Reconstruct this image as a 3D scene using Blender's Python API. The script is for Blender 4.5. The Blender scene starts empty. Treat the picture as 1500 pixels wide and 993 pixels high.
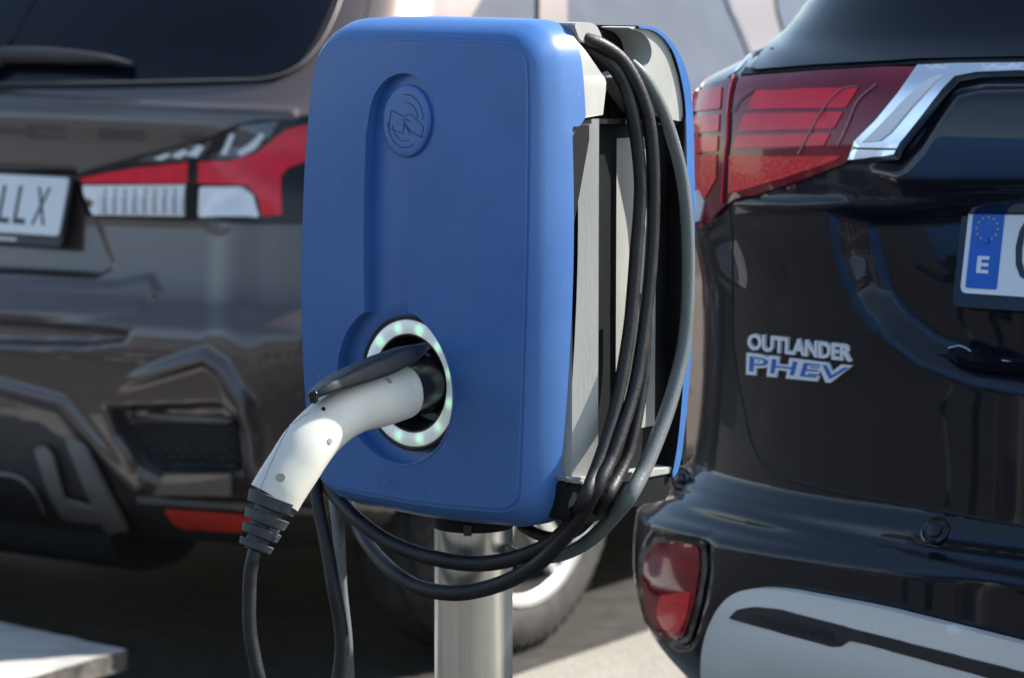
import bpy, bmesh, math, random
import numpy as np
from mathutils import Vector, Matrix
from mathutils.bvhtree import BVHTree
from mathutils.geometry import delaunay_2d_cdt
random.seed(3)
rng = np.random.RandomState(5)
S = bpy.context.scene
COL = S.collection
R = math.radians

# ------------------------------------------------------------------ camera
F = 4600.0                      # focal length in photograph pixels (1500 wide)
H = 1.34                        # camera height
PITCH = math.atan((496.5 + 61) / F)
cam = bpy.data.cameras.new("camera")
cam.sensor_width = 36
cam.lens = F / 1500 * 36
cam.clip_start = 0.05
cam.clip_end = 3000
cam.dof.use_dof = True
cam.dof.focus_distance = 3.12
cam.dof.aperture_fstop = 8.6
cam.dof.aperture_blades = 0
camo = bpy.data.objects.new("camera", cam)
camo.location = (0, 0, H)
camo.rotation_euler = (R(90) - PITCH, 0, 0)
COL.objects.link(camo)
S.camera = camo

# ------------------------------------------------------------------ light
SUN_EL = R(40)
SUN_AZ = math.atan2(0.34, 1.0)          # direction towards the sun, in the XY plane
sdir = Vector((math.cos(SUN_EL) * math.cos(SUN_AZ), math.cos(SUN_EL) * math.sin(SUN_AZ), math.sin(SUN_EL)))
sl = bpy.data.lights.new("sun", 'SUN')
sl.energy = 4.8
sl.angle = R(0.55)
sl.color = (1.0, 0.945, 0.87)
so = bpy.data.objects.new("sun", sl)
so.rotation_euler = sdir.to_track_quat('Z', 'Y').to_euler()
so.location = (8, -1, 9)
COL.objects.link(so)
W = bpy.data.worlds.new("World")
S.world = W
W.use_nodes = True
nt = W.node_tree
bg = nt.nodes['Background']
sky = nt.nodes.new('ShaderNodeTexSky')
sky.sky_type = 'NISHITA'
sky.sun_disc = False
sky.sun_elevation = SUN_EL
sky.sun_rotation = math.atan2(sdir.x, sdir.y)
sky.altitude = 300
sky.air_density = 1.0
sky.dust_density = 1.0
sky.ozone_density = 1.0
wb = nt.nodes.new('ShaderNodeMix'); wb.data_type = 'RGBA'; wb.blend_type = 'MULTIPLY'   # the camera's white balance, same over the whole sky
wb.inputs[0].default_value = 1.0; wb.inputs[7].default_value = (1.06, 1.0, 0.90, 1)
nt.links.new(sky.outputs[0], wb.inputs[6]); nt.links.new(wb.outputs[2], bg.inputs[0])
bg.inputs[1].default_value = 0.14
S.view_settings.view_transform = 'Standard'
S.view_settings.look = 'None'
S.view_settings.exposure = 1.15
S.view_settings.gamma = 1
try:
    S.cycles.use_denoising = True
    S.cycles.max_bounces = 8
except Exception:
    pass

# ------------------------------------------------------------------ camera model for tracing outlines to real places
cp, sp_ = math.cos(PITCH), math.sin(PITCH)
CR = np.array([1.0, 0, 0]); CU = np.array([0, sp_, cp]); CF = np.array([0, cp, -sp_])
CO = np.array([0.0, 0, H])

def ray(px, py):
    d = CF + CR * ((px - 750) / F) + CU * (-(py - 496.5) / F)
    return d

def at(px, py, dist):
    """point on the pixel's ray at forward distance dist"""
    d = ray(px, py)
    return Vector(CO + d * (dist / d[1]))

def project(P):
    P = np.asarray(P, float) - CO
    z = P @ CF
    return np.stack([750 + F * (P @ CR) / z, 496.5 - F * (P @ CU) / z], -1)

class Frame:
    def __init__(s, origin, theta):
        s.O = np.array(origin, float)
        s.U = np.array([math.cos(theta), -math.sin(theta), 0])
        s.N = np.array([-math.sin(theta), -math.cos(theta), 0])
    def p(s, u, w, z):
        return Vector((s.O[0] + u * s.U[0] + w * s.N[0], s.O[1] + u * s.U[1] + w * s.N[1], z))
    def P(s, A):
        A = np.asarray(A, float)
        out = np.empty(A.shape)
        out[..., 0] = s.O[0] + A[..., 0] * s.U[0] + A[..., 1] * s.N[0]
        out[..., 1] = s.O[1] + A[..., 0] * s.U[1] + A[..., 1] * s.N[1]
        out[..., 2] = A[..., 2]
        return out
    def onw(s, px, py, w):
        """(u, z) where the pixel's ray meets the plane w"""
        d = ray(px, py)
        t = (w - (CO - s.O) @ s.N) / (d @ s.N)
        q = CO + d * t
        return float((q - s.O) @ s.U), float(q[2])
    def onu(s, px, py, u):
        """(w, z) where the pixel's ray meets the plane u"""
        d = ray(px, py)
        t = (u - (CO - s.O) @ s.U) / (d @ s.U)
        q = CO + d * t
        return float((q - s.O) @ s.N), float(q[2])
    def loc(s, P):
        P = np.asarray(P, float)
        return np.stack([(P - s.O) @ s.U, (P - s.O) @ s.N, P[..., 2]], -1)

# ------------------------------------------------------------------ materials
def mat(name, col, rough=0.5, metal=0.0, coat=0.0, coat_rough=0.03, spec=0.5, emis=None, estr=0.0,
        cior=1.5, noise=0.0, nscale=30.0, bump=0.0, bscale=200.0, rvar=0.0, col2=None, stretch=None, ior=1.5, speck=0.0):
    m = bpy.data.materials.new(name)
    m.use_nodes = True
    t = m.node_tree
    b = t.nodes['Principled BSDF']
    b.inputs['Base Color'].default_value = (*col, 1)
    b.inputs['Roughness'].default_value = rough
    b.inputs['Metallic'].default_value = metal
    b.inputs['IOR'].default_value = ior
    b.inputs['Coat Weight'].default_value = coat
    b.inputs['Coat Roughness'].default_value = coat_rough
    b.inputs['Coat IOR'].default_value = cior
    b.inputs['Specular IOR Level'].default_value = spec
    if emis:
        b.inputs['Emission Color'].default_value = (*emis, 1)
        b.inputs['Emission Strength'].default_value = estr
    tc = t.nodes.new('ShaderNodeTexCoord')
    src = tc.outputs['Object']
    if stretch:
        mp = t.nodes.new('ShaderNodeMapping')
        mp.inputs['Scale'].default_value = stretch
        t.links.new(src, mp.inputs[0]); src = mp.outputs[0]
    if noise or rvar or col2:
        n = t.nodes.new('ShaderNodeTexNoise')
        n.inputs['Scale'].default_value = nscale
        n.inputs['Detail'].default_value = 6
        n.inputs['Roughness'].default_value = 0.6
        t.links.new(src, n.inputs['Vector'])
        if noise or col2:
            mx = t.nodes.new('ShaderNodeMix'); mx.data_type = 'RGBA'
            c2 = col2 if col2 else tuple(min(1, c * (1 + noise)) for c in col)
            c1 = col if col2 else tuple(c * (1 - noise) for c in col)
            mx.inputs[6].default_value = (*c1, 1); mx.inputs[7].default_value = (*c2, 1)
            rp = t.nodes.new('ShaderNodeMapRange')
            rp.inputs[1].default_value = 0.35; rp.inputs[2].default_value = 0.65
            t.links.new(n.outputs[0], rp.inputs[0]); t.links.new(rp.outputs[0], mx.inputs[0])
            t.links.new(mx.outputs[2], b.inputs['Base Color'])
            last = mx.outputs[2]
        if rvar:
            rr = t.nodes.new('ShaderNodeMapRange')
            rr.inputs[1].default_value = 0.3; rr.inputs[2].default_value = 0.7
            rr.inputs[3].default_value = max(0, rough - rvar); rr.inputs[4].default_value = min(1, rough + rvar)
            t.links.new(n.outputs[0], rr.inputs[0]); t.links.new(rr.outputs[0], b.inputs['Roughness'])
    if speck:
        base_sock = b.inputs['Base Color'].links[0].from_socket if b.inputs['Base Color'].links else None
        n3 = t.nodes.new('ShaderNodeTexNoise'); n3.inputs['Scale'].default_value = 95; n3.inputs['Detail'].default_value = 8
        n4 = t.nodes.new('ShaderNodeTexNoise'); n4.inputs['Scale'].default_value = 6; n4.inputs['Detail'].default_value = 3
        t.links.new(src, n3.inputs['Vector']); t.links.new(src, n4.inputs['Vector'])
        r3 = t.nodes.new('ShaderNodeMapRange'); r3.inputs[1].default_value = 0.68; r3.inputs[2].default_value = 0.78; r3.inputs[4].default_value = speck
        r4 = t.nodes.new('ShaderNodeMapRange'); r4.inputs[1].default_value = 0.40; r4.inputs[2].default_value = 0.75; r4.inputs[4].default_value = 0.10
        t.links.new(n3.outputs[0], r3.inputs[0]); t.links.new(n4.outputs[0], r4.inputs[0])
        ad = t.nodes.new('ShaderNodeMath'); ad.operation = 'ADD'; ad.use_clamp = True
        t.links.new(r3.outputs[0], ad.inputs[0]); t.links.new(r4.outputs[0], ad.inputs[1])
        m3 = t.nodes.new('ShaderNodeMix'); m3.data_type = 'RGBA'; m3.inputs[7].default_value = (0.22, 0.30, 0.44, 1)
        m3.inputs[6].default_value = (*col, 1)
        if base_sock: t.links.new(base_sock, m3.inputs[6])
        t.links.new(ad.outputs[0], m3.inputs[0]); t.links.new(m3.outputs[2], b.inputs['Base Color'])
    if bump:
        n2 = t.nodes.new('ShaderNodeTexNoise')
        n2.inputs['Scale'].default_value = bscale; n2.inputs['Detail'].default_value = 4
        t.links.new(src, n2.inputs['Vector'])
        bp = t.nodes.new('ShaderNodeBump'); bp.inputs['Strength'].default_value = bump
        bp.inputs['Distance'].default_value = 0.002
        t.links.new(n2.outputs[0], bp.inputs['Height']); t.links.new(bp.outputs[0], b.inputs['Normal'])
    return m

M = {}
M['blue'] = mat('blue_plastic', (0.045, 0.145, 0.40), rough=0.36, spec=0.5, noise=0.06, nscale=9, bump=0.06, bscale=420, rvar=0.08, coat=0.0, speck=0.3)
M['housing'] = mat('grey_housing_plastic', (0.35, 0.355, 0.335), rough=0.55, noise=0.10, nscale=14, bump=0.12, bscale=260, rvar=0.08, stretch=(1, 1, 0.25))
M['bracket_and_shade'] = mat('bracket_plastic_and_shade', (0.009, 0.010, 0.012), rough=0.6, spec=0.2, noise=0.2, nscale=20, bump=0.1)  # dark plastic, also painted in as shade inside the recess
M['black_plastic'] = mat('black_plastic', (0.012, 0.012, 0.013), rough=0.28, rvar=0.1, nscale=20)
M['cavity'] = mat('socket_black', (0.01, 0.01, 0.012), rough=0.3)
M['lever'] = mat('lever_dark_plastic', (0.013, 0.017, 0.024), rough=0.50, noise=0.35, nscale=30, bump=0.2, bscale=150, rvar=0.1)
M['white_shell'] = mat('off_white_shell', (0.68, 0.665, 0.585), rough=0.42, noise=0.05, nscale=12, rvar=0.1, bump=0.04, bscale=300)
M['boot'] = mat('grey_rubber_boot', (0.048, 0.053, 0.060), rough=0.62, noise=0.3, nscale=45, bump=0.25, bscale=300)
M['cable'] = mat('black_rubber_cable', (0.011, 0.011, 0.012), rough=0.5, noise=0.35, nscale=60, bump=0.25, bscale=380, rvar=0.1)
M['cable_green'] = mat('grey_green_cable', (0.17, 0.18, 0.19), rough=0.28, col2=(0.10, 0.13, 0.12), nscale=5, bump=0.2, bscale=350, rvar=0.08)
M['steel'] = mat('brushed_steel', (0.84, 0.81, 0.76), rough=0.30, metal=1.0, noise=0.05, nscale=60, bump=0.10, bscale=90, rvar=0.05, stretch=(1, 1, 0.03))
M['led'] = None
M['screw'] = mat('screw_hole', (0.02, 0.02, 0.02), rough=0.4)
M['screw_tan'] = mat('screw_plug', (0.30, 0.29, 0.22), rough=0.5, noise=0.1)
M['brown_paint'] = mat('brown_grey_metallic_paint', (0.085, 0.064, 0.057), rough=0.32, metal=0.45, coat=1.0, coat_rough=0.015, noise=0.03, nscale=900)
M['black_paint'] = mat('black_metallic_paint', (0.004, 0.005, 0.010), rough=0.4, metal=0.0, spec=0.15, coat=1.0, coat_rough=0.010, cior=1.42)
M['dark_glass'] = mat('tinted_glass', (0.003, 0.004, 0.008), rough=0.015, spec=0.35, ior=1.4)
M['side_glass'] = mat('dusty_side_glass', (0.035, 0.045, 0.065), rough=0.12, noise=0.12, nscale=6, rvar=0.05, coat=0.3)
M['trim'] = mat('dark_trim_plastic', (0.035, 0.033, 0.032), rough=0.5, noise=0.15, nscale=25, bump=0.1)
M['trim_grey'] = mat('grey_trim_plastic', (0.13, 0.125, 0.12), rough=0.38, noise=0.1, nscale=20)
M['seal'] = mat('black_seal', (0.004, 0.004, 0.004), rough=0.6)
M['chrome'] = mat('satin_chrome', (0.86, 0.87, 0.90), rough=0.24, metal=1.0, rvar=0.04, nscale=12)
M['silver'] = mat('silver_skid_paint', (0.78, 0.765, 0.735), rough=0.40, metal=0.1, noise=0.03, nscale=300, coat=0.2)
M['plate'] = mat('plate_white', (0.78, 0.79, 0.78), rough=0.32, noise=0.03, nscale=8)
M['plate_ink'] = mat('plate_ink', (0.02, 0.022, 0.025), rough=0.4)
M['plate_blue'] = mat('plate_blue', (0.015, 0.12, 0.52), rough=0.3, noise=0.15, nscale=12)
M['star'] = mat('star_yellow', (0.75, 0.55, 0.08), rough=0.4)
M['badge'] = mat('badge_chrome', (0.85, 0.85, 0.86), rough=0.3, metal=0.15)
M['badge_blue'] = mat('badge_blue', (0.04, 0.16, 0.5), rough=0.25)
M['lens_dark'] = mat('lamp_dark_red', (0.20, 0.003, 0.018), rough=0.12, spec=0.25, cior=1.35, coat=1.0, coat_rough=0.01, noise=0.3, nscale=9)
M['lens_red'] = mat('lamp_red', (0.85, 0.010, 0.035), rough=0.14, spec=0.3, coat=0.8, cior=1.28, coat_rough=0.01, noise=0.10, nscale=40, bump=0.1, bscale=120)
M['lens_bright'] = mat('lamp_bright_red', (0.85, 0.030, 0.035), rough=0.14, spec=0.3, coat=0.8, cior=1.28, coat_rough=0.01, noise=0.16, nscale=160, bump=0.3, bscale=220)
M['lens_smoke'] = mat('lamp_smoked_glass', (0.05, 0.055, 0.065), rough=0.1, coat=1.0, coat_rough=0.01, noise=0.3, nscale=40)
M['lens_mid'] = mat('lamp_deep_red', (0.24, 0.003, 0.010), rough=0.14, spec=0.3, cior=1.4, coat=1.0, coat_rough=0.01, noise=0.25, nscale=30)
M['facet'] = mat('lamp_pale_facet', (0.50, 0.08, 0.08), rough=0.2, coat=0.6)
M['reflection_line'] = mat('lamp_reflection_line', (0.42, 0.20, 0.20), rough=0.25, metal=0.4)  # pinkish tone for reflections drawn on the lens
M['lens_black'] = mat('lamp_black', (0.006, 0.006, 0.008), rough=0.15, spec=0.2, cior=1.3, coat=1.0, coat_rough=0.01)
M['lens_clear'] = mat('lamp_clear', (0.88, 0.88, 0.87), rough=0.2, metal=0.0, coat=1.0, noise=0.10, nscale=25, bump=0.25, bscale=50)
M['reflector'] = mat('red_reflector', (0.62, 0.055, 0.04), rough=0.3, noise=0.12, nscale=60)
M['tyre'] = mat('tyre_rubber', (0.045, 0.044, 0.042), rough=0.7, noise=0.3, nscale=25, bump=0.3, bscale=120)
M['rim'] = mat('alloy_rim', (0.62, 0.63, 0.64), rough=0.35, metal=0.5, noise=0.05)
M['under'] = mat('underbody_black', (0.008, 0.008, 0.008), rough=0.8)

def asphalt(name, ca, cb):
    m = bpy.data.materials.new(name); m.use_nodes = True
    t = m.node_tree; b = t.nodes['Principled BSDF']
    b.inputs['Roughness'].default_value = 0.85
    tc = t.nodes.new('ShaderNodeTexCoord')
    n1 = t.nodes.new('ShaderNodeTexNoise'); n1.inputs['Scale'].default_value = 160; n1.inputs['Detail'].default_value = 5
    n2 = t.nodes.new('ShaderNodeTexNoise'); n2.inputs['Scale'].default_value = 1.1; n2.inputs['Detail'].default_value = 6
    t.links.new(tc.outputs['Object'], n1.inputs[0]); t.links.new(tc.outputs['Object'], n2.inputs[0])
    mx = t.nodes.new('ShaderNodeMix'); mx.data_type = 'RGBA'
    mx.inputs[6].default_value = (*ca, 1); mx.inputs[7].default_value = (*cb, 1)
    r1 = t.nodes.new('ShaderNodeMapRange'); r1.inputs[1].default_value = 0.35; r1.inputs[2].default_value = 0.68
    t.links.new(n1.outputs[0], r1.inputs[0]); t.links.new(r1.outputs[0], mx.inputs[0])
    mx2 = t.nodes.new('ShaderNodeMix'); mx2.data_type = 'RGBA'; mx2.blend_type = 'MULTIPLY'
    mx2.inputs[0].default_value = 1
    r2 = t.nodes.new('ShaderNodeMapRange'); r2.inputs[1].default_value = 0.3; r2.inputs[2].default_value = 0.7
    r2.inputs[3].default_value = 0.7; r2.inputs[4].default_value = 1.1
    t.links.new(n2.outputs[0], r2.inputs[0])
    t.links.new(mx.outputs[2], mx2.inputs[6]); t.links.new(r2.outputs[0], mx2.inputs[7])
    t.links.new(mx2.outputs[2], b.inputs['Base Color'])
    bp = t.nodes.new('ShaderNodeBump'); bp.inputs['Strength'].default_value = 0.6; bp.inputs['Distance'].default_value = 0.004
    t.links.new(n1.outputs[0], bp.inputs['Height']); t.links.new(bp.outputs[0], b.inputs['Normal'])
    return m
M['asphalt'] = asphalt('asphalt', (0.035, 0.032, 0.028), (0.085, 0.080, 0.070))
M['apron'] = asphalt('worn_concrete', (0.20, 0.19, 0.165), (0.36, 0.34, 0.30))

def led_ring_mat():
    m = bpy.data.materials.new('led_diffuser'); m.use_nodes = True
    t = m.node_tree; b = t.nodes['Principled BSDF']
    b.inputs['Base Color'].default_value = (0.86, 0.87, 0.87, 1)
    b.inputs['Roughness'].default_value = 0.3
    a = t.nodes.new('ShaderNodeAttribute'); a.attribute_name = 'glow'
    b.inputs['Emission Color'].default_value = (0.22, 1.0, 0.42, 1)
    mu = t.nodes.new('ShaderNodeMath'); mu.operation = 'MULTIPLY_ADD'; mu.inputs[1].default_value = 0.34; mu.inputs[2].default_value = 0.05
    t.links.new(a.outputs['Fac'], mu.inputs[0]); t.links.new(mu.outputs[0], b.inputs['Emission Strength'])
    mc = t.nodes.new('ShaderNodeMix'); mc.data_type = 'RGBA'
    mc.inputs[6].default_value = (0.90, 1.0, 0.94, 1); mc.inputs[7].default_value = (0.20, 1.0, 0.40, 1)
    t.links.new(a.outputs['Fac'], mc.inputs[0]); t.links.new(mc.outputs[2], b.inputs['Emission Color'])
    return m
M['led'] = led_ring_mat()

# ------------------------------------------------------------------ object helpers
def tag(o, label=None, cat=None, group=None, kind=None):
    if label: o['label'] = label
    if cat: o['category'] = cat
    if group: o['group'] = group
    if kind: o['kind'] = kind
    return o

def empty(name, loc):
    o = bpy.data.objects.new(name, None)
    o.empty_display_size = 0.1
    o.location = loc
    COL.objects.link(o)
    return o

def root_of(o):
    v = Vector((0, 0, 0))
    while o is not None:
        v += o.location; o = o.parent
    return v

def obj(name, bm, m, parent=None, loc=None, sharp=35, smooth=True, clean=True):
    """link a bmesh given in world coordinates as one mesh object"""
    if clean:
        bmesh.ops.remove_doubles(bm, verts=bm.verts, dist=1e-6)
    bm.normal_update()
    base = root_of(parent) if parent else (Vector(loc) if loc is not None else Vector((0, 0, 0)))
    for v in bm.verts: v.co = v.co - base
    if smooth:
        ang = math.radians(sharp)
        for f in bm.faces: f.smooth = True
        for e in bm.edges:
            if len(e.link_faces) == 2:
                e.smooth = e.calc_face_angle(0) < ang
            else:
                e.smooth = False
    me = bpy.data.meshes.new(name)
    bm.to_mesh(me); bm.free()
    for mm in (m if isinstance(m, (list, tuple)) else [m]): me.materials.append(mm)
    o = bpy.data.objects.new(name, me)
    COL.objects.link(o)
    if parent: o.parent = parent
    elif loc is not None: o.location = loc
    return o

def catmull(pts, n=8, closed=False):
    P = [np.array(p, float) for p in pts]; out = []
    L = len(P)
    rg = range(L) if closed else range(L - 1)
    for i in rg:
        if closed:
            a, b, c, d = P[i - 1], P[i], P[(i + 1) % L], P[(i + 2) % L]
        else:
            a = P[i - 1] if i > 0 else 2 * P[0] - P[1]
            b, c = P[i], P[i + 1]
            d = P[i + 2] if i + 2 < L else 2 * P[-1] - P[-2]
        # centripetal
        t0 = 0; t1 = t0 + max(1e-6, np.linalg.norm(b - a)) ** .5
        t2 = t1 + max(1e-6, np.linalg.norm(c - b)) ** .5; t3 = t2 + max(1e-6, np.linalg.norm(d - c)) ** .5
        for k in range(n):
            t = t1 + (t2 - t1) * k / n
            A1 = (t1 - t) / (t1 - t0) * a + (t - t0) / (t1 - t0) * b
            A2 = (t2 - t) / (t2 - t1) * b + (t - t1) / (t2 - t1) * c
            A3 = (t3 - t) / (t3 - t2) * c + (t - t2) / (t3 - t2) * d
            B1 = (t2 - t) / (t2 - t0) * A1 + (t - t0) / (t2 - t0) * A2
            B2 = (t3 - t) / (t3 - t1) * A2 + (t - t1) / (t3 - t1) * A3
            out.append((t2 - t) / (t2 - t1) * B1 + (t - t1) / (t2 - t1) * B2)
    if not closed: out.append(P[-1])
    return out

def roundpoly(pts, r, n=5):
    """polygon with every corner rounded by r (2-D); a point may carry its own radius as third value"""
    out = []; L = len(pts)
    for i in range(L):
        rr = pts[i][2] if len(pts[i]) > 2 else r
        p = np.array(pts[i][:2], float); a = np.array(pts[i - 1][:2], float); b = np.array(pts[(i + 1) % L][:2], float)
        la, lb = np.linalg.norm(a - p), np.linalg.norm(b - p)
        k = min(rr, la * .48, lb * .48)
        if k < 1e-9: out.append(p); continue
        s = p + (a - p) / la * k; e = p + (b - p) / lb * k
        for j in range(n + 1):
            t = j / n
            out.append((1 - t) ** 2 * s + 2 * t * (1 - t) * p + t * t * e)
    return out

def tube(pts, radii, seg=16, cap=True, bm=None, squash=None):
    bm = bm or bmesh.new()
    P = [Vector(p) for p in pts]
    if not hasattr(radii, '__len__'): radii = [radii] * len(P)
    T = [(P[min(i + 1, len(P) - 1)] - P[max(i - 1, 0)]).normalized() for i in range(len(P))]
    up = Vector((0, 0, 1)) if abs(T[0].z) < .9 else Vector((1, 0, 0))
    x = T[0].cross(up).normalized(); rings = []
    for i, p in enumerate(P):
        x = (x - T[i] * x.dot(T[i])).normalized(); y = T[i].cross(x)
        ra, rb = radii[i] if hasattr(radii[i], '__len__') else (radii[i], radii[i])
        rings.append([bm.verts.new(p + x * (ra * math.cos(2 * math.pi * k / seg)) + y * (rb * math.sin(2 * math.pi * k / seg))) for k in range(seg)])
    for a, b in zip(rings[:-1], rings[1:]):
        for k in range(seg): bm.faces.new((a[k], a[(k + 1) % seg], b[(k + 1) % seg], b[k]))
    if cap: bm.faces.new(rings[0][::-1]); bm.faces.new(rings[-1])
    return bm

def prism(outline, mapf, d0, d1, bm=None, bevel=0.0):
    """outline: 2-D points, mapf(a, b, d) -> world point; solid between depths d0 and d1"""
    bm = bm or bmesh.new()
    A = [bm.verts.new(mapf(p[0], p[1], d0)) for p in outline]
    B = [bm.verts.new(mapf(p[0], p[1], d1)) for p in outline]
    n = len(A); side = []
    f0 = bm.faces.new(A); f1 = bm.faces.new(B[::-1])
    for i in range(n): bm.faces.new((A[i], B[i], B[(i + 1) % n], A[(i + 1) % n]))
    if bevel:
        es = [e for e in f0.edges] + [e for e in f1.edges]
        bmesh.ops.bevel(bm, geom=es, offset=bevel, segments=2, affect='EDGES', clamp_overlap=True)
    bmesh.ops.recalc_face_normals(bm, faces=bm.faces)
    return bm

def box(c, sx, sy, sz, bm=None, rot=0, bevel=0):
    bm = bm or bmesh.new()
    r = bmesh.ops.create_cube(bm, size=1)
    vs = r['verts']
    for v in vs: v.co = Matrix.Rotation(rot, 3, 'Z') @ Vector((v.co.x * sx, v.co.y * sy, v.co.z * sz)) + Vector(c)
    if bevel:
        es = list({e for v in vs for e in v.link_edges})
        bmesh.ops.bevel(bm, geom=es, offset=bevel, segments=3, affect='EDGES')
    return bm

def inpoly(P, poly):
    P = np.asarray(P, float); poly = np.asarray(poly, float)
    x, y = P[:, 0], P[:, 1]; ins = np.zeros(len(P), bool)
    a = poly; b = np.roll(poly, -1, 0)
    for (x0, y0), (x1, y1) in zip(a, b):
        c = ((y0 > y) != (y1 > y))
        with np.errstate(divide='ignore', invalid='ignore'):
            xi = (x1 - x0) * (y - y0) / (y1 - y0 if y1 != y0 else 1e-12) + x0
        ins ^= c & (x < xi)
    return ins

def distline(P, line, closed=False):
    P = np.asarray(P, float); d = np.full(len(P), 1e9)
    L = [np.array(q, float) for q in line]
    if closed: L = L + [L[0]]
    for a, b in zip(L[:-1], L[1:]):
        ab = b - a; l2 = max(ab @ ab, 1e-12)
        t = np.clip(((P - a) @ ab) / l2, 0, 1)
        d = np.minimum(d, np.linalg.norm(P - (a + t[:, None] * ab), axis=1))
    return d

def sstep(x):
    x = np.clip(x, 0, 1); return x * x * (3 - 2 * x)

def cdt(outline, holes=(), step=1.0, extra=None):
    """triangulate an outline (with holes) with interior points every step; returns verts (n,2), tris"""
    outline = [tuple(map(float, p[:2])) for p in outline]
    pts = list(outline); edges = [(i, (i + 1) % len(outline)) for i in range(len(outline))]
    for h in holes:
        k = len(pts); hh = [tuple(map(float, p[:2])) for p in h]
        pts += hh; edges += [(k + i, k + (i + 1) % len(hh)) for i in range(len(hh))]
    o = np.array(outline); mn, mx = o.min(0), o.max(0)
    gx = np.arange(mn[0] + step * .5, mx[0], step); gy = np.arange(mn[1] + step * .5, mx[1], step * .87)
    G = [(x + (step * .5 if j % 2 else 0), y) for j, y in enumerate(gy) for x in gx]
    if G:
        G = np.array(G); ok = inpoly(G, o)
        ok &= distline(G, outline, True) > step * .45
        for h in holes:
            ok &= ~inpoly(G, h); ok &= distline(G, h, True) > step * .45
        pts += [tuple(p) for p in G[ok]]
    if extra is not None: pts += [tuple(p) for p in extra]
    v, e, f, *_ = delaunay_2d_cdt([Vector(p) for p in pts], edges, [], 0, 1e-9)
    V = np.array([tuple(p) for p in v]); out = []
    C = np.array([V[list(t)].mean(0) for t in f])
    ok = inpoly(C, o)
    for h in holes: ok &= ~inpoly(C, h)
    for t, k in zip(f, ok):
        if k: out.append(tuple(t))
    return V, out

def text_geo(s, offset=0.0, bold=0.0, res=3, shear=0.0):
    """flat text as verts, tris in a unit box (0..1 x 0..1)"""
    c = bpy.data.curves.new('t', 'FONT'); c.body = s; c.offset = bold; c.resolution_u = res; c.shear = shear
    c.fill_mode = 'FRONT'
    o = bpy.data.objects.new('t', c); COL.objects.link(o)
    bpy.context.view_layer.update()
    dg = bpy.context.evaluated_depsgraph_get()
    me = bpy.data.meshes.new_from_object(o.evaluated_get(dg))
    V = np.array([tuple(v.co)[:2] for v in me.vertices]); T = [tuple(p.vertices) for p in me.polygons]
    bpy.data.objects.remove(o); bpy.data.curves.remove(c); bpy.data.meshes.remove(me)
    mn, mx = V.min(0), V.max(0)
    return (V - mn) / (mx - mn), T

def solidify(V3, N3, T, h, bm=None, mapf=None):
    """thick sheet: V3 base points, N3 normals, tris T, height h"""
    bm = bm or bmesh.new()
    V3 = np.asarray(V3); N3 = np.asarray(N3)
    top = [bm.verts.new(Vector(p)) for p in V3 + N3 * h]
    bot = [bm.verts.new(Vector(p)) for p in V3 - N3 * 0.0005]
    cnt = {}
    for t in T:
        try: bm.faces.new([top[i] for i in t])
        except ValueError: continue
        for i in range(len(t)):
            e = (t[i], t[(i + 1) % len(t)]); cnt[e] = cnt.get(e, 0) + 1
    for (a, b) in cnt:
        if (b, a) not in cnt:
            try: bm.faces.new((top[b], top[a], bot[a], bot[b]))
            except ValueError: pass
    loose = [v for v in bm.verts if not v.link_faces]
    for v in loose: bm.verts.remove(v)
    return bm

# ================================================================== ground
bm = bmesh.new()
n = 60
for (x0, x1, y0, y1) in [(-600, 600, -600, 900)]:
    vs = [bm.verts.new((x, y, 0)) for x, y in ((x0, y0), (x1, y0), (x1, y1), (x0, y1))]
    bm.faces.new(vs)
tag(obj('ground', bm, M['asphalt']), kind='structure')
bm = bmesh.new()
THC = R(34)
_d = ray(98, 300); _o = CO + _d * (5.75 / _d[1]); FL = Frame((_o[0], _o[1], 0), THC)
M['dark_asphalt'] = mat('shaded_bay_asphalt', (0.020, 0.018, 0.016), rough=0.8, col2=(0.045, 0.040, 0.034), nscale=14, bump=0.8, bscale=180)  # dark sheet paints in the shade under the parked car
bm.faces.new([bm.verts.new(FL.p(u, w, 0.004)) for u, w in ((-4.2, 2.2), (0.66, 2.2), (0.66, -5.2), (-4.2, -5.2))])
tag(obj('bay_shade_sheet', bm, M['dark_asphalt']), kind='structure')
bm = bmesh.new()
bm.faces.new([bm.verts.new(FL.p(u, w, 0.004)) for u, w in ((0.664, 0.9), (9.0, 0.9), (9.0, -9.0), (0.664, -9.0))])
tag(obj('pavement', bm, M['apron']), kind='structure')

# ================================================================== CHARGER
TH = R(41.5)
d0 = ray(760, 400)
Oc = CO + d0 * (3.11 / d0[1])
C = Frame((Oc[0], Oc[1], 0), TH)          # u = 0 at the right edge of the front panel, w = 0 its plane

def cu(px, py, w=0.0):
    return C.onw(px, py, w)

ZC = cu(700, 400)[1]
def bow(u, z):
    return 0.010 - 0.016 * ((z - ZC) / 0.25) ** 2 - 0.006 * ((u + 0.14) / 0.16) ** 2

def trace_face(px_pts):
    out = []
    for px, py in px_pts:
        w = 0.0
        for _ in range(6):
            u, z = C.onw(px, py, w); w = bow(u, z)
        out.append((u, z))
    return out

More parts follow.
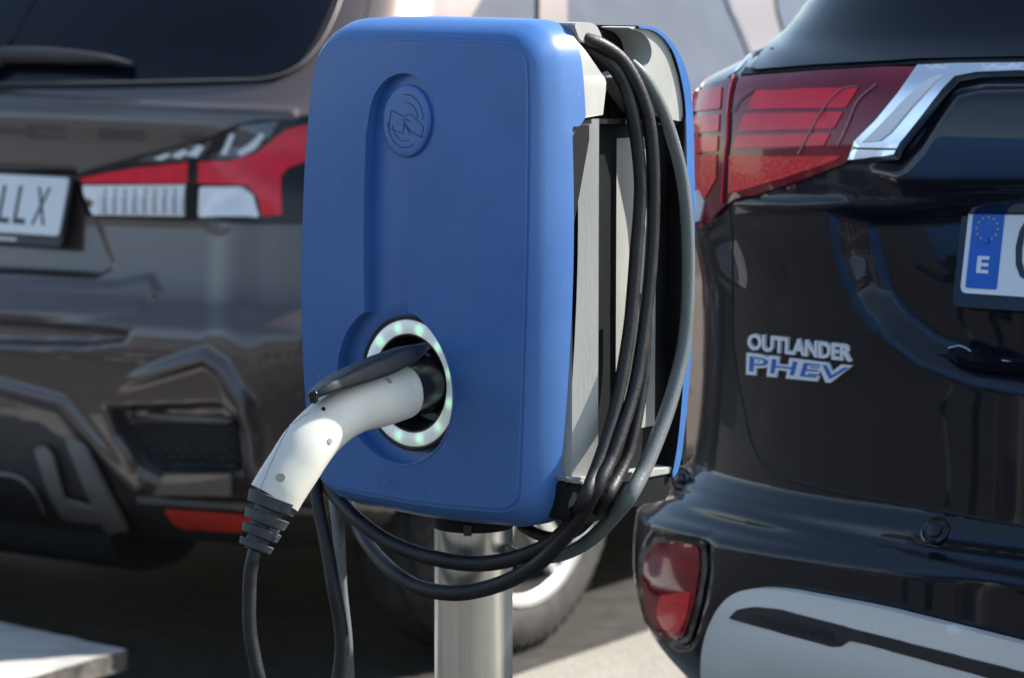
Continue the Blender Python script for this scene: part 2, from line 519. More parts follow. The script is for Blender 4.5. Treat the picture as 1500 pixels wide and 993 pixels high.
panel_px = [(497, 62), (560, 60), (640, 62), (700, 64), (741, 67), (757, 73), (767, 86), (770, 108), (771, 200), (770, 300), (768, 400),
            (765, 500), (762, 600), (758, 700), (756, 726), (750, 738), (737, 744), (700, 742), (650, 738), (600, 732), (550, 723),
            (505, 714), (484, 707), (469, 695), (461, 675), (454, 645), (448, 590), (444, 520), (442, 440), (443, 350), (446, 261),
            (451, 185), (459, 115), (465, 90), (477, 71)]
panel = [tuple(p) for p in catmull(trace_face(panel_px), 5, True)]
_q = [np.array(p) for p in panel] + [np.array(panel[0])]
panel = []
for _a, _b in zip(_q[:-1], _q[1:]):
    _k = max(1, int(np.linalg.norm(_b - _a) / 0.003))
    panel += [tuple(_a + (_b - _a) * i / _k) for i in range(_k)]
ctr = np.array(panel).mean(0)

charger = empty('charging_station', C.p(-0.15, -0.09, 0))
tag(charger, 'blue wall-box charging station on a polished steel post, socket ring glowing green', 'charging station')

# keyhole groove with card emblem at top and socket at bottom
SOC = cu(582, 563); SOCR = 0.083
RING = cu(602, 561)
CARD = cu(592, 176); CARDR = 0.0475
gl, gr = cu(541, 340)[0], cu(607, 340)[0]

def circ(c, r, a0, a1, n):
    return [(c[0] + r * math.cos(a), c[1] + r * math.sin(a)) for a in np.linspace(a0, a1, n)]
def keyhole(g):
    """outline of the groove, shrunk by g"""
    l, r = gl + g, gr - g
    rc, rs = CARDR - g, SOCR - g
    al = math.acos(max(-1, min(1, (l - CARD[0]) / rc))); ar = math.acos(max(-1, min(1, (r - CARD[0]) / rc)))
    bl = math.acos(max(-1, min(1, (l - SOC[0]) / rs))); br = math.acos(max(-1, min(1, (r - SOC[0]) / rs)))
    out = circ(CARD, rc, -ar, 2 * math.pi - (2 * math.pi - al) - 0 if False else al + 0.0, 2)[:0]
    # card circle: from right groove junction counter-clockwise over the top to the left junction
    out += circ(CARD, rc, -ar, 2 * math.pi - al if False else (2 * math.pi - al), 48)
    out += [(l, z) for z in np.linspace(CARD[1] - rc * math.sin(al), SOC[1] + rs * math.sin(bl), 14)[1:-1]]
    out += circ(SOC, rs, bl, 2 * math.pi + br, 72)
    out += [(r, z) for z in np.linspace(SOC[1] + rs * math.sin(br), CARD[1] - rc * math.sin(ar), 14)[1:-1]]
    return out
k_out = keyhole(0.0)
k_in = keyhole(0.0012)
FLOOR = 0.009
def floor_w(u, z):
    # slot floor: deeper at the left, nearly flush at the right
    base = bow(u, z)
    t = (u - CARD[0]) / CARDR
    k = max(0, min(1, 0.5 - 0.42 * t))
    d = 0.0030 + 0.0100 * k
    # dish round the socket
    return base - d

bm = bmesh.new()
V, T = cdt(panel, [k_out], 0.0065)
vs = [bm.verts.new(C.p(p[0], bow(*p), p[1])) for p in V]
for t in T: bm.faces.new([vs[i] for i in t])
# groove walls and floor
HOLE = 0.0695
hole = circ(RING, HOLE, 0, 2 * math.pi * 119 / 120, 120)
def add_loops(bm, loops):
    rings = [[bm.verts.new(C.p(u, w, z)) for u, w, z in L] for L in loops]
    for a, b in zip(rings[:-1], rings[1:]):
        n = len(a)
        for i in range(n):
            bm.faces.new((a[i], a[(i + 1) % n], b[(i + 1) % n], b[i]))
    return rings
L0 = [(u, bow(u, z), z) for u, z in k_out]
L1 = [(a[0] * .7 + b[0] * .3, bow(*a) - 0.0012, a[1] * .7 + b[1] * .3) for a, b in zip(k_out, k_in)]
L2 = [(u, floor_w(u, z), z) for u, z in k_in]
add_loops(bm, [L0, L1, L2])
V, T = cdt(k_in, [hole], 0.004)
def dish(u, z):
    r = math.hypot(u - RING[0], z - RING[1])
    t = max(0, min(1, (r - HOLE) / 0.012))
    return floor_w(u, z) - 0.003 * (1 - t)
vs = [bm.verts.new(C.p(p[0], dish(*p), p[1])) for p in V]
for t in T: bm.faces.new([vs[i] for i in t])
add_loops(bm, [[(u, dish(u, z), z) for u, z in hole], [(u, -0.03, z) for u, z in hole]])
# flanks: offset the outline outwards and back
def offs(e, w_of):
    P = np.array(panel); n = len(P); out = []
    for i in range(n):
        t = P[(i + 1) % n] - P[i - 1]; t /= np.linalg.norm(t)
        nn = np.array([t[1], -t[0]])
        if nn @ (P[i] - ctr) < 0: nn = -nn
        ex = 0.019 if nn[0] > 0 else 0.016
        ez = 0.024
        q = P[i] + nn * np.array([ex, ez]) * e
        out.append((q[0], w_of(q[0], q[1], nn), q[1]))
    return out
zt, zb = C.onu(850, 172, 0.0)[1], C.onu(830, 702, 0.0)[1]
def rim_w(u, z, nn):
    w = -0.070
    if nn[0] > 0.6:
        k = float(sstep((zt + 0.004 - z) / 0.022)) * float(sstep((z - zb + 0.004) / 0.022))
        w += 0.022 * k
    return w
loops = [[(u, bow(u, z), z) for u, z in panel],
         offs(0.03, lambda u, z, n: bow(u, z) - 0.0022),
         offs(0.09, lambda u, z, n: bow(u, z) - 0.0024),
         offs(0.18, lambda u, z, n: bow(u, z) - 0.0022),
         offs(0.40, lambda u, z, n: bow(u, z) * 0.9 - 0.0065),
         offs(0.66, lambda u, z, n: bow(u, z) * 0.7 - 0.0165),
         offs(0.86, lambda u, z, n: bow(u, z) * 0.4 - 0.0300),
         offs(0.97, lambda u, z, n: -0.041),
         offs(1.00, rim_w),
         offs(0.94, rim_w)]
add_loops(bm, loops)
# thin inner wall of the shell
cover = obj('front_cover', bm, M['blue'], charger, sharp=28)
bpy.context.view_layer.update()
UR = max(l[0] for l in loops[8])           # right side plane

# fine moulded lip round the socket dish
lipP = []
for a in np.linspace(R(-200), R(55), 70):
    u, z = SOC[0] + (SOCR + .0006) * math.cos(a), SOC[1] + (SOCR + .0006) * math.sin(a)
    lipP.append(C.p(u, bow(u, z) + 0.0002, z))
obj('dish_lip', tube(lipP, 0.0009, 8), M['blue'], charger)
# card emblem boss with engraved marks
emb = (CARD[0] + 0.002, CARD[1] - 0.001)
def fw(u, z): return floor_w(u, z)
bm = bmesh.new()
er = 0.0365
base = lambda u, z, h: (u, floor_w(u, z) + h, z)
cl = lambda r, h: [base(u, z, h) for u, z in circ(emb, r, 0, 2 * math.pi * 71 / 72, 72)]
add_loops(bm, [cl(er + .001, -0.001), cl(er + .0004, 0.0030), cl(er - 0.0006, 0.0038), cl(er * .9, 0.0040), cl(er * .6, 0.0040), cl(er * .3, .0040), cl(0.0001, .0040)])
emblem = obj('card_reader_emblem', bm, M['blue'], charger, sharp=50)
M['mark'] = mat('engraved_mark', (0.010, 0.045, 0.22), rough=0.5)
def mark(pts, r=0.00045, name='contactless_mark'):
    P = []
    for a, b in pts:
        u, z = emb[0] + a * er, emb[1] + b * er
        P.append(C.p(u, floor_w(u, z) + 0.0042, z))
    return tube(P, r, 6)
bmk = bmesh.new()
def addtube(bmk, pts, r=0.0005):
    P = [C.p(emb[0] + a * er, floor_w(emb[0] + a * er, emb[1] + b * er) + 0.0041, emb[1] + b * er) for a, b in pts]
    tube(P, r, 6, bm=bmk)
for rr, a0, a1 in ((.74, 5, 100), (.52, 12, 95), (.74, 185, 300), (.56, 195, 290)):
    addtube(bmk, [(rr * math.cos(R(a)), rr * math.sin(R(a)) ) for a in np.linspace(a0, a1, 16)])
addtube(bmk, [(-.62, .28), (-.70, -.22), (-.08, -.36), (-.02, -.05)])
addtube(bmk, [(-.62, .28), (-.05, .12), (.12, .20), (.30, .16), (.78, -.14), (.72, -.42)])
addtube(bmk, [(.72, -.42), (.30, -.30), (.05, -.14), (-.10, .04), (.02, .06), (.22, -.02)])
addtube(bmk, [(0.0, -.12), (.14, -.24), (.2, -.36)])
obj('contactless_hand_symbol', bmk, M['mark'], emblem)

# faint raised lettering under the socket
V, T = text_geo('LAFON', bold=0.0)
q = [cu(549, 716), cu(622, 728), cu(624, 708), cu(549, 694)]
V3 = []; N3 = []
for a, b in V:
    u = (1 - a) * ((1 - b) * q[0][0] + b * q[3][0]) + a * ((1 - b) * q[1][0] + b * q[2][0])
    z = (1 - a) * ((1 - b) * q[0][1] + b * q[3][1]) + a * ((1 - b) * q[1][1] + b * q[2][1])
    V3.append(C.p(u, bow(u, z), z)); N3.append(C.N)
obj('raised_lettering', solidify(V3, N3, T, 0.00028), M['blue'], charger, smooth=False)

# status ring, black bezel and socket
def lathe(center, prof, seg=96, w_of=None, bm=None):
    """prof: list of (radius, w) about an axis along N"""
    bm = bm or bmesh.new(); rings = []
    for r, w in prof:
        rings.append([bm.verts.new(C.p(center[0] + r * math.cos(2 * math.pi * k / seg), w, center[1] + r * math.sin(2 * math.pi * k / seg))) for k in range(seg)])
    for a, b in zip(rings[:-1], rings[1:]):
        for k in range(seg): bm.faces.new((a[k], a[(k + 1) % seg], b[(k + 1) % seg], b[k]))
    return bm
rw = dish(RING[0], RING[1] - HOLE) + 0.0095
bmr = lathe(RING, [(HOLE + .0008, rw - .03), (HOLE + 0.0008, rw + 0.0015), (HOLE - .001, rw + .0028), (HOLE - .0032, rw + 0.0026), (HOLE - .0036, rw - .006)])
obj('bezel', bmr, M['black_plastic'], charger)
ro, ri = HOLE - 0.0036, 0.0510
prof = [(ro, rw - .006), (ro - .0004, rw + .0014)] + [(ro - (ro - ri) * t, rw + 0.0014 + 0.0022 * math.sin(math.pi * t)) for t in np.linspace(0.04, .96, 12)] + [(ri, rw - .004)]
bmr = lathe(RING, prof, 240)
ring = obj('status_light_ring', bmr, M['led'], charger)
me = ring.data
att = me.attributes.new('glow', 'FLOAT', 'POINT')
Pw = np.array([tuple(v.co) for v in me.vertices]) + np.array(root_of(charger))
Lw = C.loc(Pw)
g = np.zeros(len(Lw))
for k in range(12):
    a = R(15 + 30 * k)
    cx, cz = RING[0] + 0.0577 * math.cos(a), RING[1] + 0.0577 * math.sin(a)
    d = np.hypot(Lw[:, 0] - cx, Lw[:, 2] - cz)
    g += np.exp(-(d / 0.0050) ** 2) * (0.75 + 0.5 * ((k * 7) % 5) / 5)
g = g + 0.05
att.data.foreach_set('value', g.astype(np.float32))
bmr = lathe(RING, [(ri + .0004, rw - .004), (ri, rw + .0012), (ri - .0018, rw + .001), (ri - .004, rw - .010), (0.044, rw - 0.020), (0.0425, rw - 0.034), (0.034, rw - .036), (0.034, rw - .012), (0.031, rw - 0.010), (0.0305, rw - .045), (0.001, rw - .045)])
socket = obj('socket', bmr, M['cavity'], charger)

# ---------------- housing (grey) behind the cover, built from its side outline
def side(px, py, du=0.0): return C.onu(px, py, UR + du)
def cmap(w, z, u): return C.p(u, w, z)
ULEFT = min(l[0] for l in loops[8])
cpts = sorted([(side(*p)[1], side(*p)[0]) for p in [(864, 60), (877, 86), (889, 107), (896, 118), (894, 133), (887, 173)]])
def collar_w(u, z, nn):
    if nn[0] > 0.25:
        if z < cpts[0][0]: return -0.069 - (0.03 * 0 if True else 0)
        return float(np.interp(z, [c[0] for c in cpts], [c[1] for c in cpts]))
    return cpts[-1][1]
bm = bmesh.new()
lA = offs(0.93, lambda u, z, n: -0.060)
lB = offs(0.965, lambda u, z, n: min(-0.0705, collar_w(u, z, n)) if not (n[0] > .6 and z < zt and z > zb) else -0.050)
lB2 = [(a[0], a[1] - 0.0008, a[2]) for a in offs(0.92, lambda u, z, n: min(-0.0705, collar_w(u, z, n)) if not (n[0] > .6 and z < zt and z > zb) else -0.050)]
lC = [(a[0], b[1], a[2]) for a, b in zip(offs(-0.2, lambda u, z, n: 0), lB2)]
low_ok = [l[2] > zt - 0.004 for l in lA]
rr_ = [[bm.verts.new(C.p(*l)) for l in L] for L in (lA, lB, lB2, lC)]
for a, b in zip(rr_[:-1], rr_[1:]):
    n_ = len(a)
    for k in range(n_):
        if low_ok[k] and low_ok[(k + 1) % n_]: bm.faces.new((a[k], a[(k + 1) % n_], b[(k + 1) % n_], b[k]))
bmesh.ops.delete(bm, geom=[v for v in bm.verts if not v.link_faces], context='VERTS')
obj('front_collar', bm, M['housing'], charger, sharp=50)
# tab on top of the flange that keeps the cable in
tb = roundpoly([side(*p, -.02) for p in [(848, 62), (838, 34), (862, 33), (872, 38), (878, 50), (882, 64), (868, 66)]], 0.004)
obj('cable_tab', prism(tb, lambda w, z, u: C.p(u, w, z), UR - 0.018, UR - 0.040, bevel=0.0012), M['housing'], charger)
# rear flange with the round scoop
rf = [side(*p) for p in [(1004, 179), (1003, 150), (996, 110), (986, 78), (972, 56), (955, 43), (936, 39), (922, 41), (932, 44), (945, 49), (955, 61), (959, 78), (954, 93), (941, 103), (922, 110), (912, 115), (926, 124), (944, 150), (956, 168), (978, 174)]]
rf = roundpoly(rf, 0.006)
obj('rear_flange', prism(rf, cmap, UR - 0.003, UR - 0.040, bevel=0.002), M['housing'], charger)
rb = [side(*p) for p in [(1004, 179), (1003, 150), (996, 110), (986, 78), (972, 56), (955, 45), (930, 45), (935, 110), (940, 179)]]
obj('rear_saddle', prism(roundpoly(rb, 0.006), cmap, UR - 0.041, ULEFT + 0.02, bevel=0.002), M['bracket_and_shade'], charger)  # painted dark for shade behind the flange, as is the saddle floor
# saddle floor between the flanges
ww0, zz0 = side(860, 176); ww1, zz1 = side(1000, 176)
sf = [side(*p) for p in [(884, 176), (888, 122), (908, 118), (940, 150), (980, 176)]]
obj('saddle_floor', prism(sf, cmap, UR - 0.045, ULEFT + 0.03), M['bracket_and_shade'], charger)
# recessed side wall, one vertical extrusion of a horizontal cross-section
wf = side(829, 450)[0]; we = side(880, 450)[0]
dd = -0.020
w2 = C.onu(890, 450, UR + dd)[0]; w3 = C.onu(962, 450, UR + dd)[0]; wr = side(1004, 450)[0]
ztop = side(900, 179)[1]; zbot = side(850, 704)[1]
cs = [(-0.050, -0.030), (-0.060, -0.012), (we + 0.001, -0.004), (we - 0.0006, -0.0035), (we - 0.0012, -0.006), (we - 0.0015, -0.008)]
bm = bmesh.new()
zs = [zbot - 0.005, ztop + 0.004]
cols = [[bm.verts.new(C.p(UR + u, w, z)) for w, u in cs] for z in zs]
for i in range(len(cs) - 1): bm.faces.new((cols[0][i], cols[0][i + 1], cols[1][i + 1], cols[1][i]))
obj('recessed_side_wall', bm, M['housing'], charger, sharp=30)
def vwall(name, cs, m, y0, y1, sharp=30):
    z1, z0 = side(900, y0)[1], side(900, y1)[1]
    bm = bmesh.new()
    cols = [[bm.verts.new(C.p(UR + u, w, z)) for w, u in cs] for z in (z0, z1)]
    for i in range(len(cs) - 1): bm.faces.new((cols[0][i], cols[0][i + 1], cols[1][i + 1], cols[1][i]))
    return obj(name, bm, m, charger, sharp=sharp)
wa = C.onu(884, 450, UR + dd)[0]; wb = C.onu(897, 450, UR + dd)[0]; wc_ = C.onu(960, 450, UR + dd)[0]; wd = C.onu(980, 450, UR + dd)[0]
vwall('channel_groove', [(we - 0.0012, -0.007), (we - 0.002, dd - 0.004), (wa, dd - .004), (wb - 0.004, dd - .003), (wb - .006, dd)], M['bracket_and_shade'], 179, 706)  # dark strip paints the shade along the step
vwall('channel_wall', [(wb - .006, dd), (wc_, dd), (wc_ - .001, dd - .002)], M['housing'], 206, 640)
vwall('channel_wall_upper', [(wb - .006, dd - .001), (wc_ - .001, dd - .001)], M['bracket_and_shade'], 179, 206)  # overhang's shadow painted as a dark band on the wall
vwall('channel_wall_lower', [(wb - .006, dd - .001), (wc_ - .001, dd - .001)], M['bracket_and_shade'], 640, 706)
vwall('rear_channel_wall', [(wc_ - .001, dd - .002), (wd, dd - .002), (wr + .0045, -0.003), (wr + .004, .0006), (wr - .0025, .0006)], M['bracket_and_shade'], 179, 700)  # dark colour stands in for shade at the rear of the recess
# dark wedge added in the shape of the flange's slanting shadow
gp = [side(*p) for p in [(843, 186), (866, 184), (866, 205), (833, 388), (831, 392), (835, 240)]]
obj('recess_shade_wedge', prism(gp, cmap, UR - 0.0025, UR - 0.006), M['bracket_and_shade'], charger)
# recess top, coloured dark for the overhang's shade, and the shelf below
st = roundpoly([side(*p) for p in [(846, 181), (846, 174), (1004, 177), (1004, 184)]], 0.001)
obj('recess_top', prism(st, cmap, UR - 0.006, UR - 0.085), M['bracket_and_shade'], charger)
sb = [side(*p) for p in [(834, 699), (880, 699), (990, 683), (990, 693), (884, 712), (838, 706)]]
obj('recess_shelf', prism(sb, cmap, UR - 0.002, UR - 0.07, bevel=0.001), M['housing'], charger)
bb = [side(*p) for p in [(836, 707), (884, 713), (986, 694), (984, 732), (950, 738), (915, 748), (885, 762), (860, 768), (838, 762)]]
obj('lower_bracket', prism(roundpoly(bb, 0.006), cmap, UR - 0.004, UR - 0.16, bevel=0.002), M['bracket_and_shade'], charger)
# white angle rib under the shelf
rbp = [side(*p) for p in [(836, 703), (858, 706), (863, 730), (859, 722), (856, 709), (838, 707)]]
obj('shelf_rib', prism(rbp, cmap, UR + 0.0005, UR - 0.010), M['housing'], charger)
# main core body so that nothing is hollow
core = [side(*p) for p in [(800, 300), (1000, 300), (1000, 735), (820, 775)]]
cw0, cw1 = -0.048, wr - 0.001
bm = bmesh.new()
ccx = (UR - 0.055 + ULEFT + 0.03) / 2; cww = (cw0 + cw1) / 2
cz0, cz1 = side(830, 740)[1], side(830, 150)[1]
vsb = prism([(cw0, cz0), (cw1 + .004, cz0), (cw1 + .004, cz1), (cw0, cz1)], cmap, UR - 0.056, ULEFT + 0.03)
obj('core', vsb, M['bracket_and_shade'], charger)
# back cover, thin blue shell seen as a strip at the right
out_ = [(1013, 178), (1010, 130), (1002, 100), (990, 76), (975, 57), (958, 44), (935, 40)]
bc_o = [side(*p) for p in [(935, 38), (958, 41), (978, 56), (995, 80), (1006, 108), (1013, 150), (1016, 220), (1017, 340), (1015, 450), (1009, 560), (1001, 640), (993, 690), (984, 700)]]
bc_i = [side(*p) for p in [(984, 692), (986, 685), (993, 640), (1000, 560), (1004, 450), (1005, 340), (1005, 220), (1004, 178), (1003, 150), (996, 110), (986, 78), (972, 57), (955, 45), (935, 42)]]
bc = catmull(bc_o, 4) + catmull(bc_i, 4)
rcv = obj('rear_cover', prism(bc, cmap, UR + 0.0008, ULEFT + 0.01, bevel=0.0008), [M['blue'], M['bracket_and_shade']], charger)
for p_ in rcv.data.polygons:      # shade inside the shell, painted with the dark material
    if p_.area > 1e-5 and Vector(p_.normal).dot(Vector(C.N)) > 0.75: p_.material_index = 1
# underside of the case and spigot
bm = bmesh.new()
lo = [(l[0] * .985 - 0.002, -0.060, l[2]) for l in offs(0.88, lambda u, z, n: -0.06)]
lo2 = [(l[0], -0.066, l[2]) for l in lo]
A = [bm.verts.new(C.p(*l)) for l in lo]; bm.faces.new(A)
obj('back_plate', bm, M['bracket_and_shade'], charger, smooth=False)

# pole
PC = at(693.5, 900, 3.31)
prad = 58.5 / F * 3.31
zt_ = at(693, 700, 3.31).z
bm = bmesh.new()
pts = [(prad, 0.006), (prad, zt_)]
seg = 96
ringsv = [[bm.verts.new((PC.x + r * math.cos(2 * math.pi * k / seg), PC.y + r * math.sin(2 * math.pi * k / seg), z)) for k in range(seg)] for r, z in pts]
for k in range(seg): bm.faces.new((ringsv[0][k], ringsv[0][(k + 1) % seg], ringsv[1][(k + 1) % seg], ringsv[1][k]))
obj('pole', bm, M['steel'], charger)
bm = bmesh.new()
for r, z0, z1 in ((prad * 2.0, 0.0, 0.010), (prad * 1.12, 0.010, 0.03)):
    ra = [[bm.verts.new((PC.x + r * math.cos(2 * math.pi * k / 48), PC.y + r * math.sin(2 * math.pi * k / 48), z)) for k in range(48)] for z in (z0, z1)]
    for k in range(48): bm.faces.new((ra[0][k], ra[0][(k + 1) % 48], ra[1][(k + 1) % 48], ra[1][k]))
    bm.faces.new(ra[1])
obj('base_flange', bm, M['steel'], charger)
bm = bmesh.new()
r = prad * 1.01
za, zb2 = at(693, 778, 3.28).z, at(693, 700, 3.28).z
ra = [[bm.verts.new((PC.x + r * math.cos(2 * math.pi * k / 48), PC.y + r * math.sin(2 * math.pi * k / 48), z)) for k in range(48)] for z in (za, zb2)]
for k in range(48): bm.faces.new((ra[0][k], ra[0][(k + 1) % 48], ra[1][(k + 1) % 48], ra[1][k]))
bm.faces.new(ra[0][::-1])
obj('pole_collar', bm, M['bracket_and_shade'], charger)
pr = 0.0055
bm = box(at(685, 776, 3.262), 0.009, 0.006, 0.012, bevel=0.001)
obj('collar_clip', bm, M['screw'], charger)

# ================================================================== CONNECTOR
conn = empty('charging_plug', at(600, 570, 3.15))
tag(conn, 'off-white charging plug with dark latch lever and ribbed grey boot, pushed into the glowing socket', 'charging plug')
def ppath(pts):
    """pts: (px, py, dist, radius px[, radius2 px]) -> smooth world path and radii"""
    P = catmull([p for p in pts], 8)
    return [at(p[0], p[1], p[2]) for p in P], P
shell = [(594, 573, 3.157, 36, 37), (590, 574, 3.154, 38, 39.5), (583, 576, 3.15, 38, 40), (555, 586, 3.12, 38, 40), (525, 595, 3.095, 37, 38), (497, 609, 3.07, 36, 38),
         (472, 629, 3.05, 36, 39), (449, 655, 3.035, 35, 40), (429, 686, 3.025, 34, 40), (412, 712, 3.018, 34, 40), (402, 729, 3.015, 34, 40)]
P, raw = ppath(shell)
rad = [(q[4] / F * q[2], q[3] / F * q[2]) for q in raw]
# frame so that the first radius lies in the picture plane across the path
def tube2(P, rad, seg=32, cap=True, bm=None, power=1.0, ref=None):
    bm = bm or bmesh.new(); rings = []
    ref = ref or Vector((0, 1, 0))
    for i, p in enumerate(P):
        t = (P[min(i + 1, len(P) - 1)] - P[max(i - 1, 0)]).normalized()
        y = (ref - t * ref.dot(t)).normalized(); x = t.cross(y)
        ra, rb = rad[i]
        L = []
        for k in range(seg):
            a = 2 * math.pi * k / seg; c, s = math.cos(a), math.sin(a)
            c = math.copysign(abs(c) ** power, c); s = math.copysign(abs(s) ** power, s)
            L.append(bm.verts.new(p + x * (ra * c) + y * (rb * s)))
        rings.append(L)
    for a, b in zip(rings[:-1], rings[1:]):
        for k in range(seg): bm.faces.new((a[k], a[(k + 1) % seg], b[(k + 1) % seg], b[k]))
    if cap: bm.faces.new(rings[0][::-1]); bm.faces.new(rings[-1])
    bmesh.ops.recalc_face_normals(bm, faces=bm.faces)
    return bm
shell_o = obj('shell', tube2(P, rad, 40, power=0.9), M['white_shell'], conn, sharp=50)
bpy.context.view_layer.update()
def bvh_world(objs):
    vv = []; ff = []
    for o in objs:
        base = root_of(o); k = len(vv)
        vv += [v.co + base for v in o.data.vertices]
        ff += [[i + k for i in p.vertices] for p in o.data.polygons]
    return BVHTree.FromPolygons(vv, ff)
# black collar where the plug enters
cP = [at(646, 553, 3.212), at(618, 565, 3.182), at(588, 574, 3.152)]
obj('plug_collar', tube2(cP, [(.0255, .0255), (.0250, .0250), (.0235, .0235)], 40), M['black_plastic'], conn)
# latch lever
lev = [(455, 581, 3.036, 5, 20), (463, 576, 3.038, 7, 24), (480, 567, 3.046, 10, 26), (505, 556, 3.066, 13, 27), (535, 544, 3.09, 15.5, 28), (565, 532, 3.115, 16, 28), (590, 521, 3.135, 14, 26), (606, 514, 3.15, 9, 20), (622, 507, 3.165, 5, 10)]
P, raw = ppath(lev)
obj('latch_lever', tube2(P, [(q[3] / F * q[2], q[4] / F * q[2]) for q in raw], 32, power=0.42), M['lever'], conn, sharp=50)
obj('latch_stop', box(at(460, 581, 3.010), 0.008, 0.012, 0.012, bevel=0.0015), M['black_plastic'], conn)
# seam line along the left edge of the handle
sb_ = bvh_world([shell_o])
def snap(px, py, bvh, off=0.0):
    d = Vector(ray(px, py)); h, nrm, i, dist = bvh.ray_cast(Vector(CO), d.normalized(), 200)
    if h is None:
        q = at(px, py, 3.03); h, nrm, i, dist = bvh.find_nearest(q)
    if nrm.dot(d) > 0: nrm = -nrm
    return h + nrm * off, nrm
M['seam'] = mat('moulding_seam', (0.33, 0.34, 0.31), rough=0.5)
sm = [snap(px, py, sb_, 0.0002)[0] for px, py in [tuple(p) for p in catmull([(449, 592), (432, 612), (415, 640), (400, 672), (388, 700), (380, 722)], 6)]]
obj('moulding_seam', tube(sm, 0.0005, 6), M['seam'], conn)
def disc(px, py, rx, ry, bvh, name, m, parent, h=0.0006, rim=None):
    c, nn = snap(px, py, bvh)
    nn = nn.normalized(); x = nn.cross(Vector((0, 0, 1))).normalized(); y = x.cross(nn)
    bm = bmesh.new(); k = 20
    L0 = [bm.verts.new(c + x * rx * math.cos(2 * math.pi * i / k) + y * ry * math.sin(2 * math.pi * i / k) + nn * h) for i in range(k)]
    L1 = [bm.verts.new(v.co - nn * (h + 0.002)) for v in L0]
    for i in range(k): bm.faces.new((L0[i], L1[i], L1[(i + 1) % k], L0[(i + 1) % k]))
    bm.faces.new(L0)
    return obj(name, bm, m, parent)
disc(570, 558, .0030, .0036, sb_, 'screw', M['screw_tan'], conn)
disc(474, 599, .0020, .0024, sb_, 'screw', M['screw'], conn)
disc(411, 699, .0046, .0042, sb_, 'screw', M['screw_tan'], conn)
disc(483, 646, .0026, .0030, sb_, 'screw', M['screw_tan'], conn)
# ribbed boot: core with staggered rings
A0, A1 = at(401, 730, 3.015), at(372, 806, 3.005)
ax = (A1 - A0)
Ln = ax.length
core_r = lambda t: 0.0165 * (1 - t) + 0.0095 * t
bcore = tube2([A0 - ax * .05, A0 + ax * .5, A1], [(core_r(0), core_r(0)), (core_r(.5), core_r(.5)), (core_r(1), core_r(1))], 28)
boot = obj('strain_relief_boot', bcore, M['boot'], conn)
for t0, t1 in ((-.03, .20), (.30, .49), (.57, .74), (.83, .97)):
    r0 = (28.0 * (1 - t0) + 17.5 * t0) * 1.0; r1 = (28.0 * (1 - t1) + 17.5 * t1)
    e = 1.4
    Pp = [A0 + ax * t0, A0 + ax * (t0 + .015), A0 + ax * (t1 - .015), A0 + ax * t1]
    rr = [(x * e / F * 3.0,) * 2 for x in (r0 - 1.5, r0, r1, r1 - 1.5)]
    obj('boot_ring', tube2(Pp, rr, 36), M['boot'], boot, sharp=40)
for sgn in (-1, 1):     # webs joining the rings
    side_v = ax.normalized().cross(Vector((0, 1, 0))).normalized() * sgn
for t0, t1, off in ((.16, .34, -.2), (.45, .60, .7), (.70, .86, -.4)):
    dirn = ax.normalized().cross(Vector((0, 1, 0))).normalized()
    r = core_r(.5 * (t0 + t1)) * 1.2
    c0 = A0 + ax * t0 + dirn * r * off + Vector((0, -r * .75, 0)); c1 = A0 + ax * t1 + dirn * r * off + Vector((0, -r * .7, 0))
    obj('boot_web', tube2([c0, c1], [(.006, .005), (.006, .005)], 16, power=.6), M['boot'], boot)
cab = [(376, 795, 3.006, 10), (372, 812, 3.0, 10.5), (367, 836, 3.0, 10.5), (365, 878, 3.0, 10.5), (366, 922, 3.0, 10.5), (372, 959, 3.0, 10.5), (380, 996, 3.0, 10.5), (395, 1060, 3.02, 10.5), (410, 1180, 3.06, 10.5), (425, 1400, 3.12, 10.5), (440, 1700, 3.2, 10.5)]
P, raw = ppath(cab)
obj('plug_cable', tube(P, [q[3] / F * q[2] for q in raw], 18), M['cable'], conn)

# ================================================================== COILED CABLES
def sdist(px, py, off):
    """distance of the plane just outside the right side"""
    d = ray(px, py); t = ((UR + off) - (CO - C.O) @ C.U) / (d @ C.U)
    return float(d[1] * t)
def sp(px, py, off=0.012, r=10): return (px, py, sdist(px, py, off), r)
coil = empty('charging_cable', at(600, 860, 3.24))
tag(coil, 'black rubber charging cable hung in long loops over the side hook of the blue charger', 'cable')
s1 = [sp(846, 50, -.03, 9), sp(860, 58, -.02, 10), sp(881, 66, -.012), sp(909, 86, -.004), sp(930, 118, .004), sp(947, 163, .010), sp(955, 217, .012), sp(957, 300, .012), sp(953, 390, .012), sp(946, 460, .013),
      sp(938, 520, .015), sp(929, 570, .017), sp(914, 620, .02), sp(896, 670, .022), sp(874, 715, .024), (847, 762, 3.135, 11), (820, 794, 3.16, 11.5), (793, 821, 3.18, 12), (753, 846, 3.205, 12), (713, 861, 3.225, 12), (673, 868, 3.235, 12),
      (639, 866, 3.25, 12), (607, 857, 3.27, 11.5), (580, 840, 3.29, 11), (553, 814, 3.33, 10.5), (532, 786, 3.37, 10), (518, 758, 3.42, 10), (508, 735, 3.46, 10), (498, 690, 3.5, 10)]
P, raw = ppath(s1); obj('cable_strand', tube(P, [q[3] / F * q[2] for q in raw], 18), M['cable'], coil)
